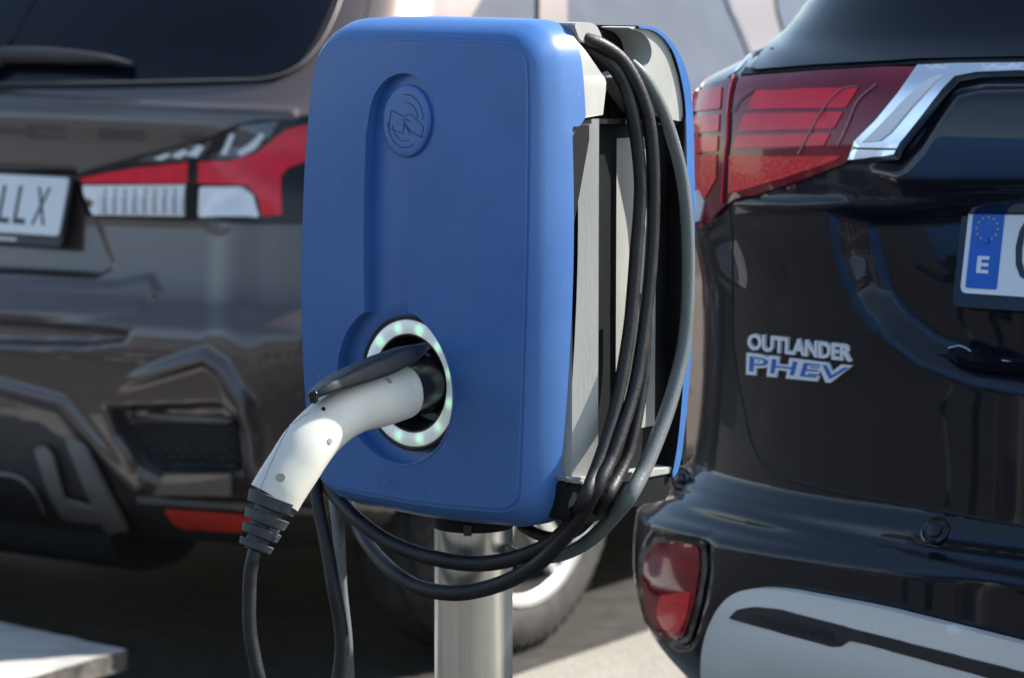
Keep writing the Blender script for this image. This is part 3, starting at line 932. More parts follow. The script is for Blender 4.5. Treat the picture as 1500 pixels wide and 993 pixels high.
s2 = [sp(842, 62, -.04, 9), sp(858, 70, -.03, 9), sp(878, 82, -.02), sp(896, 96, -.010), sp(914, 124, -.004), sp(925, 163, .002), sp(934, 217, .004), sp(938, 270, .006), sp(936, 320, .006), sp(932, 366, .006), sp(928, 420, .006),
      sp(923, 475, .007), sp(914, 534, .008), sp(901, 600, .010), sp(888, 645, .012), sp(872, 690, .015), sp(855, 730, .018), (838, 762, 3.16, 10), (808, 793, 3.18, 11), (767, 813, 3.20, 11.5), (727, 823, 3.22, 12), (687, 825, 3.235, 12), (645, 819, 3.25, 12), (607, 809, 3.27, 12), (567, 792, 3.29, 11.5), (530, 766, 3.31, 11), (500, 736, 3.34, 11), (478, 705, 3.37, 11), (466, 675, 3.40, 10), (470, 640, 3.42, 10)]
P, raw = ppath(s2); obj('cable_strand', tube(P, [q[3] / F * q[2] for q in raw], 18), M['cable'], coil)
s3 = [sp(946, 430, .004), sp(945, 500, .004), sp(943, 548, .005, 9), sp(937, 589, .006, 9), sp(929, 632, .008, 9), sp(918, 672, .010, 9.5), sp(904, 700, .013, 10), sp(888, 727, .016, 10), (868, 752, 3.17, 10), (845, 775, 3.19, 10), (815, 787, 3.21, 9), (790, 783, 3.24, 9), (765, 770, 3.27, 9)]
P, raw = ppath(s3); obj('cable_strand', tube(P, [q[3] / F * q[2] for q in raw], 16), M['cable'], coil)
s4 = [(458, 670, 3.39, 9), (462, 700, 3.37, 9), (465, 730, 3.36, 10), (473, 771, 3.35, 10), (481, 811, 3.34, 10.5), (489, 861, 3.33, 10.5), (497, 903, 3.33, 10.5), (501, 945, 3.33, 11), (496, 992, 3.33, 11), (484, 1050, 3.33, 11), (470, 1150, 3.33, 11), (455, 1350, 3.35, 11), (450, 1650, 3.38, 11)]
P, raw = ppath(s4); obj('cable_strand', tube(P, [q[3] / F * q[2] for q in raw], 16), M['cable'], coil)
coil2 = empty('signal_cable', at(900, 740, 3.18))
tag(coil2, 'thicker grey-green cable arching down the outer right side of the blue charger', 'cable')
g1 = [sp(925, 92, -.012, 7), sp(936, 103, -.006, 8), sp(949, 121, -.002, 9), sp(969, 158, .002, 9), sp(985, 204, .004, 9.5), sp(997, 250, .005, 9.5), sp(1004, 298, .006, 9.5), sp(1008, 366, .006, 10), sp(1007, 448, .007, 10), sp(1001, 510, .008, 10.5),
      sp(991, 555, .009, 11), sp(978, 600, .010, 11.5), sp(960, 648, .012, 12), sp(942, 690, .014, 12), sp(921, 728, .016, 12), (898, 757, 3.18, 11.5), (868, 787, 3.195, 11), (841, 805, 3.21, 10), (814, 815, 3.22, 9), (790, 817, 3.235, 8), (760, 812, 3.26, 8), (735, 800, 3.30, 8)]
P, raw = ppath(g1); obj('cable_sheath', tube(P, [q[3] / F * q[2] for q in raw], 18), M['cable_green'], coil2)
g2 = [(484, 690, 3.44, 8), (488, 715, 3.43, 9), (492, 745, 3.42, 9.5), (497, 794, 3.41, 9), (501, 861, 3.40, 8), (508, 928, 3.39, 8), (512, 992, 3.39, 8), (518, 1100, 3.39, 8), (520, 1400, 3.4, 8)]
P, raw = ppath(g2); obj('cable_sheath', tube(P, [q[3] / F * q[2] for q in raw], 14), M['cable_green'], coil2)

# ================================================================== CARS
class Car:
    """car skin made of horizontal sections; local u across, w rearwards, z up; half is built, the other half mirrored"""
    def __init__(s, frame, uc, vis, table, root):
        s.fr = frame; s.uc = uc; s.vis = vis; s.root = root
        s.tab = np.array(table, float)          # z, W, B, bow, Ru, Rw, F
        s.features = []
    def build(s, dz=0.008, nr=110, nc=56, ns=80):
        T = s.tab
        zs = [T[0, 0]]
        while zs[-1] < T[-1, 0] - 1e-6: zs.append(min(T[-1, 0], zs[-1] + dz))
        zs = np.array(zs)
        def interp(k):
            # monotone cubic through the table
            x, y = T[:, 0], T[:, k]; h = np.diff(x); d = np.diff(y) / h; m = np.zeros(len(x))
            m[0], m[-1] = d[0], d[-1]
            for i in range(1, len(x) - 1):
                m[i] = 0 if d[i - 1] * d[i] <= 0 else 3 * (h[i - 1] + h[i]) / ((2 * h[i] + h[i - 1]) / d[i - 1] + (h[i] + 2 * h[i - 1]) / d[i])
            i = np.clip(np.searchsorted(x, zs) - 1, 0, len(x) - 2); t = (zs - x[i]) / h[i]
            return ((2*t**3-3*t**2+1)*y[i] + (t**3-2*t**2+t)*h[i]*m[i] + (-2*t**3+3*t**2)*y[i+1] + (t**3-t**2)*h[i]*m[i+1])
        Wz, B, bw, Ru, Rw, Fz = (interp(k) for k in range(1, 7))
        rows = []
        for j, z in enumerate(zs):
            b, w0, bo, ru, rw, f = B[j], Wz[j], bw[j], Ru[j], Rw[j], Fz[j]
            ur = b - ru
            a = np.linspace(0, 1, nr)
            u = ur * a; w = w0 - bo * (u / b) ** 2.2
            ws = w0 - bo * (ur / b) ** 2.2
            slope = -bo * 2.2 * (ur / b) ** 1.2 / b
            ph = np.linspace(0, math.pi / 2, nc + 1)[1:]
            p = 0.80
            cu_ = ur + ru * np.sin(ph) ** p
            cw_ = ws - rw * (1 - np.cos(ph) ** p) + slope * ru * np.sin(ph) ** p * np.cos(ph)
            we_ = cw_[-1]
            fr_ = f + 0.35
            sw = np.linspace(we_, fr_, ns + 1)[1:]
            tt = (we_ - sw) / (we_ - fr_)
            su = b * (1 + 0.02 * np.sin(math.pi * tt)) - 0.03 * tt ** 4
            ph2 = np.linspace(0, math.pi / 2, 17)[1:]
            fu = (b - .03) * 0.55 + (b - .03) * .45 * np.cos(ph2); fw_ = fr_ - 0.30 * np.sin(ph2)
            u = np.concatenate([u, cu_, su, fu, [0.0]]); w = np.concatenate([w, cw_, sw, fw_, [f]])
            rows.append(np.stack([u, w, np.full(len(u), z)], -1))
        s.G = np.array(rows)                    # (nz, nu, 3)
        s.nr, s.nc, s.ns = nr, nc, ns
        sg = s.vis
        s.L = s.G.copy(); s.L[..., 0] = s.uc + sg * s.G[..., 0]
    def proj(s):
        P = s.fr.P(s.L)
        return project(P.reshape(-1, 3))
    def rear_mask(s):
        m = np.zeros(s.L.shape[:2], bool); m[:, :s.nr + s.nc + 12] = True
        return m.ravel()
    def sculpt(s, poly, depth, fall, side_only=False, taper=None):
        """push the skin out (+) or in (-) inside the traced polygon; fall = width of the sloping wall"""
        px = s.px0; ins = inpoly(px, poly); d = distline(px, poly, True)
        k = np.where(ins, sstep(d / fall), 0.0) * s.rm
        s.disp += k * depth
    def ridge(s, line, depth, rad, taper=0):
        d = distline(s.px0, line); k = np.where(d < rad, np.cos(np.clip(d / rad, 0, 1) * math.pi / 2) ** 2, 0) * s.rm
        if taper: k = k * sstep(np.linalg.norm(s.px0 - np.array(line[0]), axis=1) / taper)
        s.disp += k * depth
    def begin(s):
        s.px0 = s.proj(); s.rm = s.rear_mask(); s.disp = np.zeros(len(s.px0))
        G = s.G; du = np.gradient(G, axis=1); dv = np.gradient(G, axis=0)
        n = np.cross(dv, du); ln = np.linalg.norm(n, axis=-1, keepdims=True); n = n / np.maximum(ln, 1e-9)
        # make normals point outwards (w positive at rear, u positive at side)
        c = G.copy(); c[..., 1] += 2.0; c[..., 2] = 0
        sgn = np.sign((n * c).sum(-1, keepdims=True)); sgn[sgn == 0] = 1
        s.nrm = n * sgn
    def finish(s, parts, default, arches=()):
        """parts: list of (name, polygon px, material); the first polygon that holds a face's centre gets it"""
        nz, nu = s.L.shape[:2]
        G = s.G + s.nrm * s.disp.reshape(nz, nu, 1)
        G[:, 0, 0] = 0; G[:, -1, 0] = 0
        s.GD = G
        cen = (G[:-1, :-1] + G[1:, 1:] + G[:-1, 1:] + G[1:, :-1]) / 4
        lab = np.full((nz - 1, nu - 1), 0)
        Lc = cen.copy(); Lc[..., 0] = s.uc + s.vis * cen[..., 0]
        pxc = project(s.fr.P(Lc).reshape(-1, 3))
        rearc = np.zeros((nz - 1, nu - 1), bool); rearc[:, :s.nr + s.nc + 12] = True
        rearc = rearc.ravel()
        labf = lab.ravel()
        for k, (nm, poly, m) in enumerate(parts, 1):
            ins = inpoly(pxc, poly) & rearc & (labf == 0)
            labf[ins] = k
        lab = labf.reshape(nz - 1, nu - 1)
        skip = np.zeros_like(lab, bool)
        for (w0, z0, rr) in arches:
            dd = np.hypot(cen[..., 1] - w0, cen[..., 2] - z0)
            skip |= (dd < rr) & (cen[..., 0] > 0.5)
        names = [(default[0], default[1])] + [(nm, m) for nm, _, m in parts]
        s.objs = {}
        for k, (nm, m) in enumerate(names):
            idx = np.argwhere((lab == k) & ~skip)
            if not len(idx): continue
            vmap = {}; V = []; Fc = []
            for mir in (1, -1):
                for j, i in idx:
                    f = []
                    for (a, b) in ((j, i), (j, i + 1), (j + 1, i + 1), (j + 1, i)):
                        key = (a, b, mir if G[a, b, 0] > 1e-7 else 1)
                        if key not in vmap:
                            g_ = G[a, b]
                            vmap[key] = len(V)
                            V.append(s.fr.p(s.uc + mir * s.vis * g_[0], g_[1], g_[2]) - root_of(s.root))
                        f.append(vmap[key])
                    if len(set(f)) < 3: continue
                    f = list(dict.fromkeys(f))
                    flip = (mir * s.vis) > 0
                    Fc.append(f if flip else f[::-1])
            me = bpy.data.meshes.new(nm); me.from_pydata([tuple(v) for v in V], [], Fc); me.update()
            me.polygons.foreach_set('use_smooth', [True] * len(me.polygons))
            me.materials.append(m)
            o = bpy.data.objects.new(nm, me); COL.objects.link(o); o.parent = s.root
            s.objs[nm] = o
        # lookup surface: visible half only
        PW = s.fr.P(np.stack([s.uc + s.vis * G[..., 0], G[..., 1], G[..., 2]], -1))
        vv = [Vector(p) for p in PW.reshape(-1, 3)]
        ff = [(j * nu + i, j * nu + i + 1, (j + 1) * nu + i + 1, (j + 1) * nu + i) for j in range(nz - 1) for i in range(nu - 1)]
        s.bvh = BVHTree.FromPolygons(vv, ff)
        s.center = s.fr.p(s.uc, -2.0, 0.9)
    def cast(s, px, py, near=None):
        d = Vector(ray(px, py)).normalized()
        h, nn, i, dist = s.bvh.ray_cast(Vector(CO), d, 60)
        if h is None:
            # silhouettes: nearest skin point along the ray
            best = None
            for t in np.linspace(3.0, 9.5, 90):
                q = Vector(CO) + d * t; r = s.bvh.find_nearest(q)
                if r[0] is not None and (best is None or r[3] < best[3]): best = r
            h, nn = best[0], best[1]
        if nn.dot(h - s.center) < 0: nn = -nn
        return h, nn
    def mirror_pts(s, V3):
        L = s.fr.loc(np.asarray(V3)); L[:, 0] = 2 * s.uc - L[:, 0]
        return s.fr.P(L)
    def patch(s, name, poly, m, off=0.002, h=0.003, step=12, parent=None, closed_smooth=False, r=0, mirror='copy', bulge=0.0, sharp=40, holes=(), nb=0.0, fit=0):
        if closed_smooth: poly = [tuple(p) for p in catmull(poly, 4, True)]
        elif r: poly = [tuple(p) for p in roundpoly(poly, r, 4)]
        # subdivide outline
        out = []
        for i in range(len(poly)):
            a = np.array(poly[i][:2], float); b = np.array(poly[(i + 1) % len(poly)][:2], float)
            k = max(1, int(np.linalg.norm(b - a) / step))
            out += [tuple(a + (b - a) * j / k) for j in range(k)]
        V, T = cdt(out, holes, step)
        hits = [s.cast(*p) for p in V]
        P3 = np.array([tuple(h_) for h_, _ in hits]); N3 = np.array([tuple(n_) for _, n_ in hits])
        if fit:
            L = s.fr.loc(P3); u = L[:, 0] - L[:, 0].mean(); z = L[:, 2] - L[:, 2].mean()
            A = np.stack([u ** i * z ** j for i in range(fit + 1) for j in range(fit + 1 - i)], -1)
            k, *_r = np.linalg.lstsq(A, L[:, 1], rcond=None)
            f = A @ k
            e = 1e-3
            fu = (np.stack([(u + e) ** i * z ** j for i in range(fit + 1) for j in range(fit + 1 - i)], -1) @ k - f) / e
            fz = (np.stack([u ** i * (z + e) ** j for i in range(fit + 1) for j in range(fit + 1 - i)], -1) @ k - f) / e
            # keep each point on its own sight line, at the fitted depth
            P3n = []
            for p_, f_ in zip(P3, f):
                d_ = p_ - CO; t_ = (f_ - (CO - s.fr.O) @ s.fr.N) / (d_ @ s.fr.N); P3n.append(CO + d_ * t_)
            P3 = np.array(P3n)
            N3 = -fu[:, None] * s.fr.U + s.fr.N - fz[:, None] * np.array([0, 0, 1.0]); N3 /= np.linalg.norm(N3, axis=1, keepdims=True)
        if nb:
            mn = N3.mean(0); mn /= np.linalg.norm(mn); N3 = N3 * (1 - nb) + mn * nb; N3 /= np.linalg.norm(N3, axis=1, keepdims=True)
        if bulge:
            dd = distline(V, out, True); P3 = P3 + N3 * (bulge * sstep(dd / (dd.max() + 1e-6)))[:, None]
        P3 = P3 + N3 * off
        T = [t for t in T]
        # orient triangles outward
        def orient(P3, N3, T):
            o = []
            for t in T:
                a, b, c = P3[list(t)]
                o.append(t if np.cross(b - a, c - a) @ N3[t[0]] > 0 else t[::-1])
            return o
        bm = solidify(P3, N3, orient(P3, N3, T), h)
        if mirror == 'join':
            Pm = s.mirror_pts(P3); Nm = s.mirror_pts(P3 + N3) - Pm
            solidify(Pm, Nm, orient(Pm, Nm, T), h, bm=bm)
        o = obj(name, bm, m, parent or s.root, sharp=sharp, clean=False)
        if mirror == 'copy':
            Pm = s.mirror_pts(P3); Nm = s.mirror_pts(P3 + N3) - Pm
            obj(name, solidify(Pm, Nm, orient(Pm, Nm, T), h), m, parent or s.root, sharp=sharp, clean=False)
        return o
    def strip(s, name, line, width, m, off=0.001, h=0.002, parent=None, mirror=True, n=6):
        """thin raised bead that follows a traced line"""
        L = catmull(line, n); A = []
        for p in L:
            q, nn = s.cast(p[0], p[1]); A.append(q + nn * off)
        if isinstance(width, (int, float)): width = width / F * (A[0] - Vector(CO)).length / 2
        bm = tube(A, width, 6)
        o = obj(name, bm, m, parent or s.root)
        if mirror:
            B_ = [Vector(p) for p in s.mirror_pts([tuple(a) for a in A])]
            obj(name, tube(B_, width, 6), m, parent or s.root)
        return o
    def text(s, name, string, quad, m, off=0.002, h=0.003, bold=0.0, parent=None, shear=0.0, only=None):
        V, T = text_geo(string, bold=bold, shear=shear)
        q = np.array(quad, float)               # bl, br, tr, tl in px
        a, b = V[:, :1], V[:, 1:]
        X = (1 - a) * ((1 - b) * q[0] + b * q[3]) + a * ((1 - b) * q[1] + b * q[2])
        # one flat local plane fitted to the skin keeps the letters crisp
        hits = [s.cast(*p) for p in X]
        P3 = np.array([tuple(h_) for h_, _ in hits]); 
        c = P3.mean(0); u_, sv, vt = np.linalg.svd(P3 - c); nn = vt[2]
        if nn @ (CO - c) < 0: nn = -nn
        N3 = np.tile(nn, (len(P3), 1))
        return obj(name, solidify(P3 + N3 * off, N3, T, h), m, parent or s.root, smooth=False, clean=False)

def wheel(parent, center, axis, rad, width, rim_r, spokes=5):
    """tyre and alloy rim; axis = outward unit vector"""
    ax = Vector(axis).normalized(); up = Vector((0, 0, 1)); x = up.cross(ax).normalized()
    w = empty('wheel', Vector(center) - root_of(parent)); w.parent = parent
    def P(r, a, d): return Vector(center) + x * (r * math.cos(a)) + up * (r * math.sin(a)) + ax * d
    bm = bmesh.new(); seg = 96; hw = width / 2
    prof = [(rim_r - .004, hw - .022), (rim_r + .004, hw - .004), (rim_r + .015, hw), (rim_r + .04, hw + .004), (rad - .045, hw + .001), (rad - .022, hw - .008), (rad - .006, hw - .022), (rad, hw - .04), (rad, hw - .052), (rad - .008, hw - .055), (rad - .008, hw - .062), (rad, hw - .065),
            (rad, .006), (rad - .008, .004), (rad - .008, -.004), (rad, -.006), (rad, -hw + .04), (rad - .022, -hw + .008), (rad - .06, -hw), (rim_r, -hw + .01)]
    rings = [[bm.verts.new(P(r, 2 * math.pi * k / seg, d)) for k in range(seg)] for r, d in prof]
    for i, (a, b) in enumerate(zip(rings[:-1], rings[1:])):
        for k in range(seg): bm.faces.new((a[k], a[(k + 1) % seg], b[(k + 1) % seg], b[k]))
    bmesh.ops.recalc_face_normals(bm, faces=bm.faces)
    obj('tyre', bm, M['tyre'], w)
    # shoulder lugs
    bm = bmesh.new()
    for k in range(60):
        a0 = 2 * math.pi * (k + .0) / 60; a1 = a0 + 2 * math.pi / 60 * .55
        c = [P(rad - .026, a0, hw - .003), P(rad - .026, a1, hw - .003), P(rad - .004, a1, hw - .018), P(rad - .004, a0, hw - .018)]
        d = [q_ - ax * .012 for q_ in c]
        vt = [bm.verts.new(q_) for q_ in c + d]
        bm.faces.new(vt[:4])
        for i in range(4): bm.faces.new((vt[i], vt[i + 4], vt[(i + 1) % 4 + 4], vt[(i + 1) % 4]))
    o = obj('tread_lugs', bm, M['tyre'], w, smooth=False)
    bm = bmesh.new()
    prof = [(rim_r + .006, hw - .008), (rim_r + .004, hw + .001), (rim_r - .008, hw), (rim_r - .018, hw - .012)]
    rings = [[bm.verts.new(P(r, 2 * math.pi * k / seg, d)) for k in range(seg)] for r, d in prof]
    for a, b in zip(rings[:-1], rings[1:]):
        for k in range(seg): bm.faces.new((a[k], a[(k + 1) % seg], b[(k + 1) % seg], b[k]))
    # spokes: twin blades
    for k in range(spokes):
        for sgn in (-1, 1):
            a = 2 * math.pi * k / spokes + .3
            L = []
            for t in (0, .35, .7, 1.0):
                r = 0.045 + (rim_r - 0.060) * t; aa = a + sgn * (.28 - .12 * t) * (1 - .35 * t)
                wd = .020 + .012 * t; d = hw - .030 + .018 * t
                dx = wd / r
                L.append([P(r, aa - dx / 2, d - .012), P(r, aa - dx / 3, d), P(r, aa + dx / 3, d), P(r, aa + dx / 2, d - .012), P(r, aa, d - .035)])
            LV = [[bm.verts.new(q_) for q_ in row] for row in L]
            for r0, r1 in zip(LV[:-1], LV[1:]):
                for i in range(5): bm.faces.new((r0[i], r0[(i + 1) % 5], r1[(i + 1) % 5], r1[i]))
    prof = [(.001, hw - .018), (.028, hw - .018), (.032, hw - .022), (.070, hw - .026), (.074, hw - .06)]
    rings = [[bm.verts.new(P(r, 2 * math.pi * k / 40, d)) for k in range(40)] for r, d in prof]
    for a, b in zip(rings[:-1], rings[1:]):
        for k in range(40): bm.faces.new((a[k], a[(k + 1) % 40], b[(k + 1) % 40], b[k]))
    bmesh.ops.recalc_face_normals(bm, faces=bm.faces)
    obj('rim', bm, M['rim'], w)
    bm = bmesh.new()
    rings = [[bm.verts.new(P(r, 2 * math.pi * k / 48, d)) for k in range(48)] for r, d in ((rim_r - .0185, hw - .0125), (rim_r - .026, hw - .05), (rim_r - .03, -hw + .02))]
    for a, b in zip(rings[:-1], rings[1:]):
        for k in range(48): bm.faces.new((a[k], a[(k + 1) % 48], b[(k + 1) % 48], b[k]))
    obj('rim_barrel', bm, M['trim'], w)
    bm = bmesh.new()
    c = [bm.verts.new(P(rim_r - .025, 2 * math.pi * k / 48, hw - .085)) for k in range(48)]; bm.faces.new(c)
    obj('brake_disc', bm, M['under'], w)
    return w

def plate_obj(car, bl, lean, wp, width, height, right_edge, name='number_plate'):
    """flat pressed plate; bl = bottom reference corner pixel, returns mapping (a across 0..width, b up, d out) -> world"""
    u, z = car.fr.onw(bl[0], bl[1], wp)
    u0 = u - width if right_edge else u
    t = math.tan(lean); c_, s_ = math.cos(lean), math.sin(lean)
    def mp(a, b, d): return car.fr.p(u0 + a, wp - b * s_ + d * c_, z + b * c_ + d * s_)
    o = roundpoly([(0, 0), (width, 0), (width, height), (0, height)], 0.008, 5)
    pl = obj(name, prism(o, mp, -0.002, 0.0015, bevel=0.0006), M['plate'], car.root)
    return pl, mp

def flat_text(name, s, mp, a0, a1, b0, b1, m, parent, d=0.0016, h=0.0008, bold=0.0):
    V, T = text_geo(s, bold=bold)
    P3 = np.array([tuple(mp(a0 + (a1 - a0) * p[0], b0 + (b1 - b0) * p[1], d)) for p in V])
    nn = np.array(mp(0, 0, 1) - mp(0, 0, 0)); N3 = np.tile(nn, (len(P3), 1))
    return obj(name, solidify(P3, N3, T, h), m, parent, smooth=False, clean=False)

# ------------------------------------------------------------------ left car (brown-grey hatchback)
THC = R(34)
dl = ray(98, 300); Ol = CO + dl * (5.75 / dl[1])
FL = Frame((Ol[0], Ol[1], 0), THC)
hatch = empty('hatchback_car', FL.p(-0.27, -2.1, 0))
tag(hatch, 'brown-grey metallic hatchback seen from its rear right corner, white plate ending in LLX', 'car', 'hatchbacks parked in the bays')
#        z     W      B     bow   Ru    Rw    F
LT = [(0.26, -0.12, 0.74, 0.10, 0.30, 0.25, -4.10),
      (0.30, -0.06, 0.80, 0.10, 0.32, 0.26, -4.15),
      (0.36,  0.02, 0.83, 0.10, 0.32, 0.26, -4.20),
      (0.46,  0.06, 0.85, 0.10, 0.21, 0.27, -4.22),
      (0.60,  0.07, 0.86, 0.10, 0.21, 0.28, -4.22),
      (0.68,  0.06, 0.865,0.10, 0.21, 0.28, -4.18),
      (0.73,  0.02, 0.865,0.10, 0.21, 0.30, -4.10),
      (0.80,  0.00, 0.865,0.10, 0.21, 0.30, -4.00),
      (0.92, -0.02, 0.86, 0.10, 0.21, 0.32, -3.70),
      (1.00, -0.03, 0.845,0.10, 0.32, 0.32, -3.30),
      (1.055,-0.035, 0.83,0.10, 0.32, 0.32, -3.12),
      (1.075,-0.055, 0.81,0.10, 0.32, 0.32, -3.05),
      (1.12, -0.105, 0.78, 0.10, 0.30, 0.30, -2.95),
      (1.25, -0.22, 0.72, 0.10, 0.28, 0.30, -2.75),
      (1.40, -0.36, 0.65, 0.10, 0.26, 0.30, -2.50),
      (1.50, -0.50, 0.58, 0.10, 0.26, 0.30, -2.25),
      (1.55, -0.75, 0.42, 0.08, 0.20, 0.25, -1.95),
      (1.575, -1.1, 0.15, 0.03, 0.08, 0.10, -1.55)]
car1 = Car(FL, -0.27, 1, LT, hatch)
car1.build(dz=0.006, nr=150, nc=70); car1.begin()
car1.sculpt([(-300, 242), (108, 246), (122, 262), (150, 345), (168, 392), (140, 408), (-300, 385)], -0.024, 9)          # plate recess
car1.sculpt([(-300, 405), (170, 412), (225, 400), (240, 430), (205, 462), (120, 470), (-300, 462)], 0.007, 10)
car1.ridge([(-300, 140), (0, 145), (200, 158), (430, 168)], 0.009, 9)
car1.sculpt([(-300, 466), (0, 467), (120, 476), (195, 484), (185, 500), (120, 508), (-300, 500)], -0.022, 8)               # shut line ledge
car1.sculpt([(150, 596), (320, 590), (350, 612), (357, 700), (240, 712), (198, 690), (165, 640)], -0.045, 12)
car1.ridge([(150, 572), (230, 545), (300, 524), (326, 538), (362, 590), (372, 650), (376, 722)], 0.016, 15, taper=150)
car1.ridge([(-300, 560), (0, 566), (90, 590), (150, 660), (200, 716)], 0.010, 15)
car1.ridge([(345, 330), (342, 400), (341, 470), (343, 530), (352, 600)], 0.010, 45)
low = [(-700, 602), (0, 606), (60, 620), (108, 652), (142, 722), (168, 748), (205, 728), (440, 744), (560, 748), (900, 760), (900, 1200), (-700, 1200)]
bump = [(-700, 466), (0, 467), (120, 474), (196, 482), (222, 455), (245, 400), (282, 335), (300, 326), (470, 326), (560, 330), (560, 1200), (-700, 1200)]
gate = [(-700, -400), (520, -400), (500, 0), (480, 60), (455, 120), (430, 180), (285, 195), (285, 330), (245, 400), (222, 455), (196, 482), (120, 474), (-700, 466)]
WZ = 0.335; WW = -0.66
car1.finish([('lower_bumper_trim', low, M['trim']), ('rear_bumper', bump, M['brown_paint']), ('tailgate', gate, M['brown_paint'])],
            ('body', M['brown_paint']), arches=[(WW, WZ, 0.40), (WW - 2.62, WZ, 0.40)])
c1 = car1
win = [(-182, 129), (0, 128), (130, 127), (300, 123), (398, 118), (438, 100), (464, 71), (482, 36), (495, 0), (505, -45), (505, -100), (-182, -110)]
CX1 = None
# window edge at the car's centre line
def centre_px(car, py):
    lo, hi = -900.0, 2600.0
    # pixel where the centre line of the skin appears at this height
    best = None
    for z in np.linspace(0.3, 1.55, 200):
        pass
    G = car.GD[:, 0]; P = car.fr.P(np.stack([np.full(len(G), car.uc), G[:, 1], G[:, 2]], -1)); q = project(P)
    return float(q[np.argmin(abs(q[:, 1] - py)), 0])
def ctr_poly(car, edge, side='left'):
    """close a traced edge (list of px) along the centre line"""
    y0, y1 = edge[0][1], edge[-1][1]
    n = 8; ys = np.linspace(y1, y0, n)
    return list(edge) + [(centre_px(car, y), y) for y in ys]
w_edge = [(0, 128), (130, 127), (300, 123), (398, 118), (438, 100), (464, 71), (482, 36), (495, 0), (504, -45), (500, -100)]
e0 = [(centre_px(c1, 128), 128)] + w_edge
c1.patch('window_seal', ctr_poly(c1, [(p[0] + (3 if i > 5 else 0), p[1] + (3 if i < 8 else 0)) for i, p in enumerate(w_edge)])[:], M['seal'], off=0.000, h=0.003, step=22, mirror='join')
rw_ = c1.patch('rear_window', ctr_poly(c1, [(p[0] - (5 if i > 4 else 0), p[1] - (4 if i < 7 else 0)) for i, p in enumerate(w_edge)]), M['dark_glass'], off=0.003, h=0.003, step=18, mirror='join')
c1.strip('window_trim', [(-200, 126), (0, 126), (300, 121), (400, 116), (440, 98), (468, 68), (486, 35), (499, 0), (508, -45)], 3.5, M['trim_grey'], off=0.005)
# shut lines
c1.strip('shut_line', [(547, -60), (543, 0), (536, 30), (520, 80), (500, 130), (470, 172)], 3, M['seal'], off=0.0005)
c1.strip('shut_line', [(-300, 467), (0, 467), (120, 474), (190, 481), (205, 474), (222, 455), (245, 400), (270, 350), (284, 330)], 4, M['seal'], off=0.001)
# wiper with its cover
wv = [(-70, 96), (0, 94), (60, 93), (120, 96), (165, 99), (196, 103)]
WP = []
for px, py in catmull(wv, 4):
    h_, n_ = c1.cast(px, py); WP.append(h_ + n_ * 0.022)
rr = [(0.017 * max(.12, (1 - (i / (len(WP) - 1)) ** 3)), 0.012) for i in range(len(WP))]
obj('wiper', tube2(WP, rr, 16), M['trim'], hatch)
# lamp cluster
lamp = c1.patch('tail_lamp', [(116, 256), (160, 242), (250, 217), (312, 201), (350, 183), (398, 174), (446, 173), (480, 176), (520, 182), (524, 330), (446, 327), (380, 328), (290, 324), (132, 318), (124, 290)], M['lens_black'], off=0.004, h=0.008, step=14)
def lamp_part(nm, poly, m, off=0.012, h=0.003, step=9, **k): return c1.patch(nm, poly, m, off=off, h=h, step=step, parent=lamp, mirror=None, **k)
lamp_part('red_lens', [(124, 262), (200, 248), (292, 238), (345, 237), (380, 226), (402, 206), (420, 192), (450, 185), (456, 238), (425, 250), (414, 262), (417, 316), (388, 318), (384, 292), (368, 273), (300, 270), (130, 270)], M['lens_red'])
lamp_part('inner_clear_lens', [(128, 273), (278, 272), (276, 318), (144, 316), (134, 300)], M['lens_clear'])
for k in range(9):
    x = 150 + k * 14.5
    lamp_part('bulb_rib', [(x, 290), (x + 9, 290), (x + 9, 313), (x, 313)], M['plate'], off=0.0145, h=0.005, r=3)
    lamp_part('rib_gap', [(x + 10.5, 276), (x + 12.5, 276), (x + 12.5, 315), (x + 10.5, 315)], M['trim_grey'], off=0.0135, h=0.002, r=1)
lamp_part('outer_clear_lens', [(298, 275), (360, 275), (376, 286), (384, 320), (296, 319)], M['lens_clear'], r=5)
lamp_part('inner_glass', [(205, 237), (250, 222), (318, 206), (302, 235), (235, 238)], M['lens_smoke'])
for q_ in ([(232, 234), (252, 226), (258, 229), (244, 236)], [(258, 230), (276, 220), (284, 224), (270, 234)], [(280, 229), (298, 213), (306, 216), (296, 232)]):
    lamp_part('lamp_glint', q_, M['plate'], off=0.0145, r=2)  # white slabs painted in as glints on the smoked glass
lamp_part('outer_glass', [(325, 232), (340, 196), (360, 186), (412, 180), (398, 202), (378, 224), (356, 234)], M['lens_smoke'])
for q_ in ([(330, 228), (342, 198), (350, 197), (338, 229)], [(352, 226), (368, 214), (386, 196), (392, 200), (376, 222), (358, 231)]):
    lamp_part('lamp_glint', q_, M['plate'], off=0.0145, r=2)
lamp_part('divider', [(282, 237), (300, 205), (308, 203), (296, 237), (294, 320), (280, 320)], M['lens_black'], off=0.0135)
# plate
pl1, mp1 = plate_obj(c1, (86, 346), R(17), 0.0, 0.52, 0.11, True)
for ch, a0, a1 in (('L', 0.374, 0.404), ('L', 0.414, 0.444), ('X', 0.460, 0.494)):
    flat_text('plate_letter', ch, mp1, a0 - .012, a1 - .012, 0.018, 0.090, M['plate_ink'], pl1, bold=0.004)
obj('plate_holder', prism(roundpoly([(-.006, -.020), (.526, -.020), (.526, .115), (-.006, .115)], .006, 4), mp1, -0.012, -0.0025), M['trim'], hatch)
flat_text('holder_print', '-----', mp1, .365, .415, -.014, -.008, M['plate'], hatch, d=-0.0023)
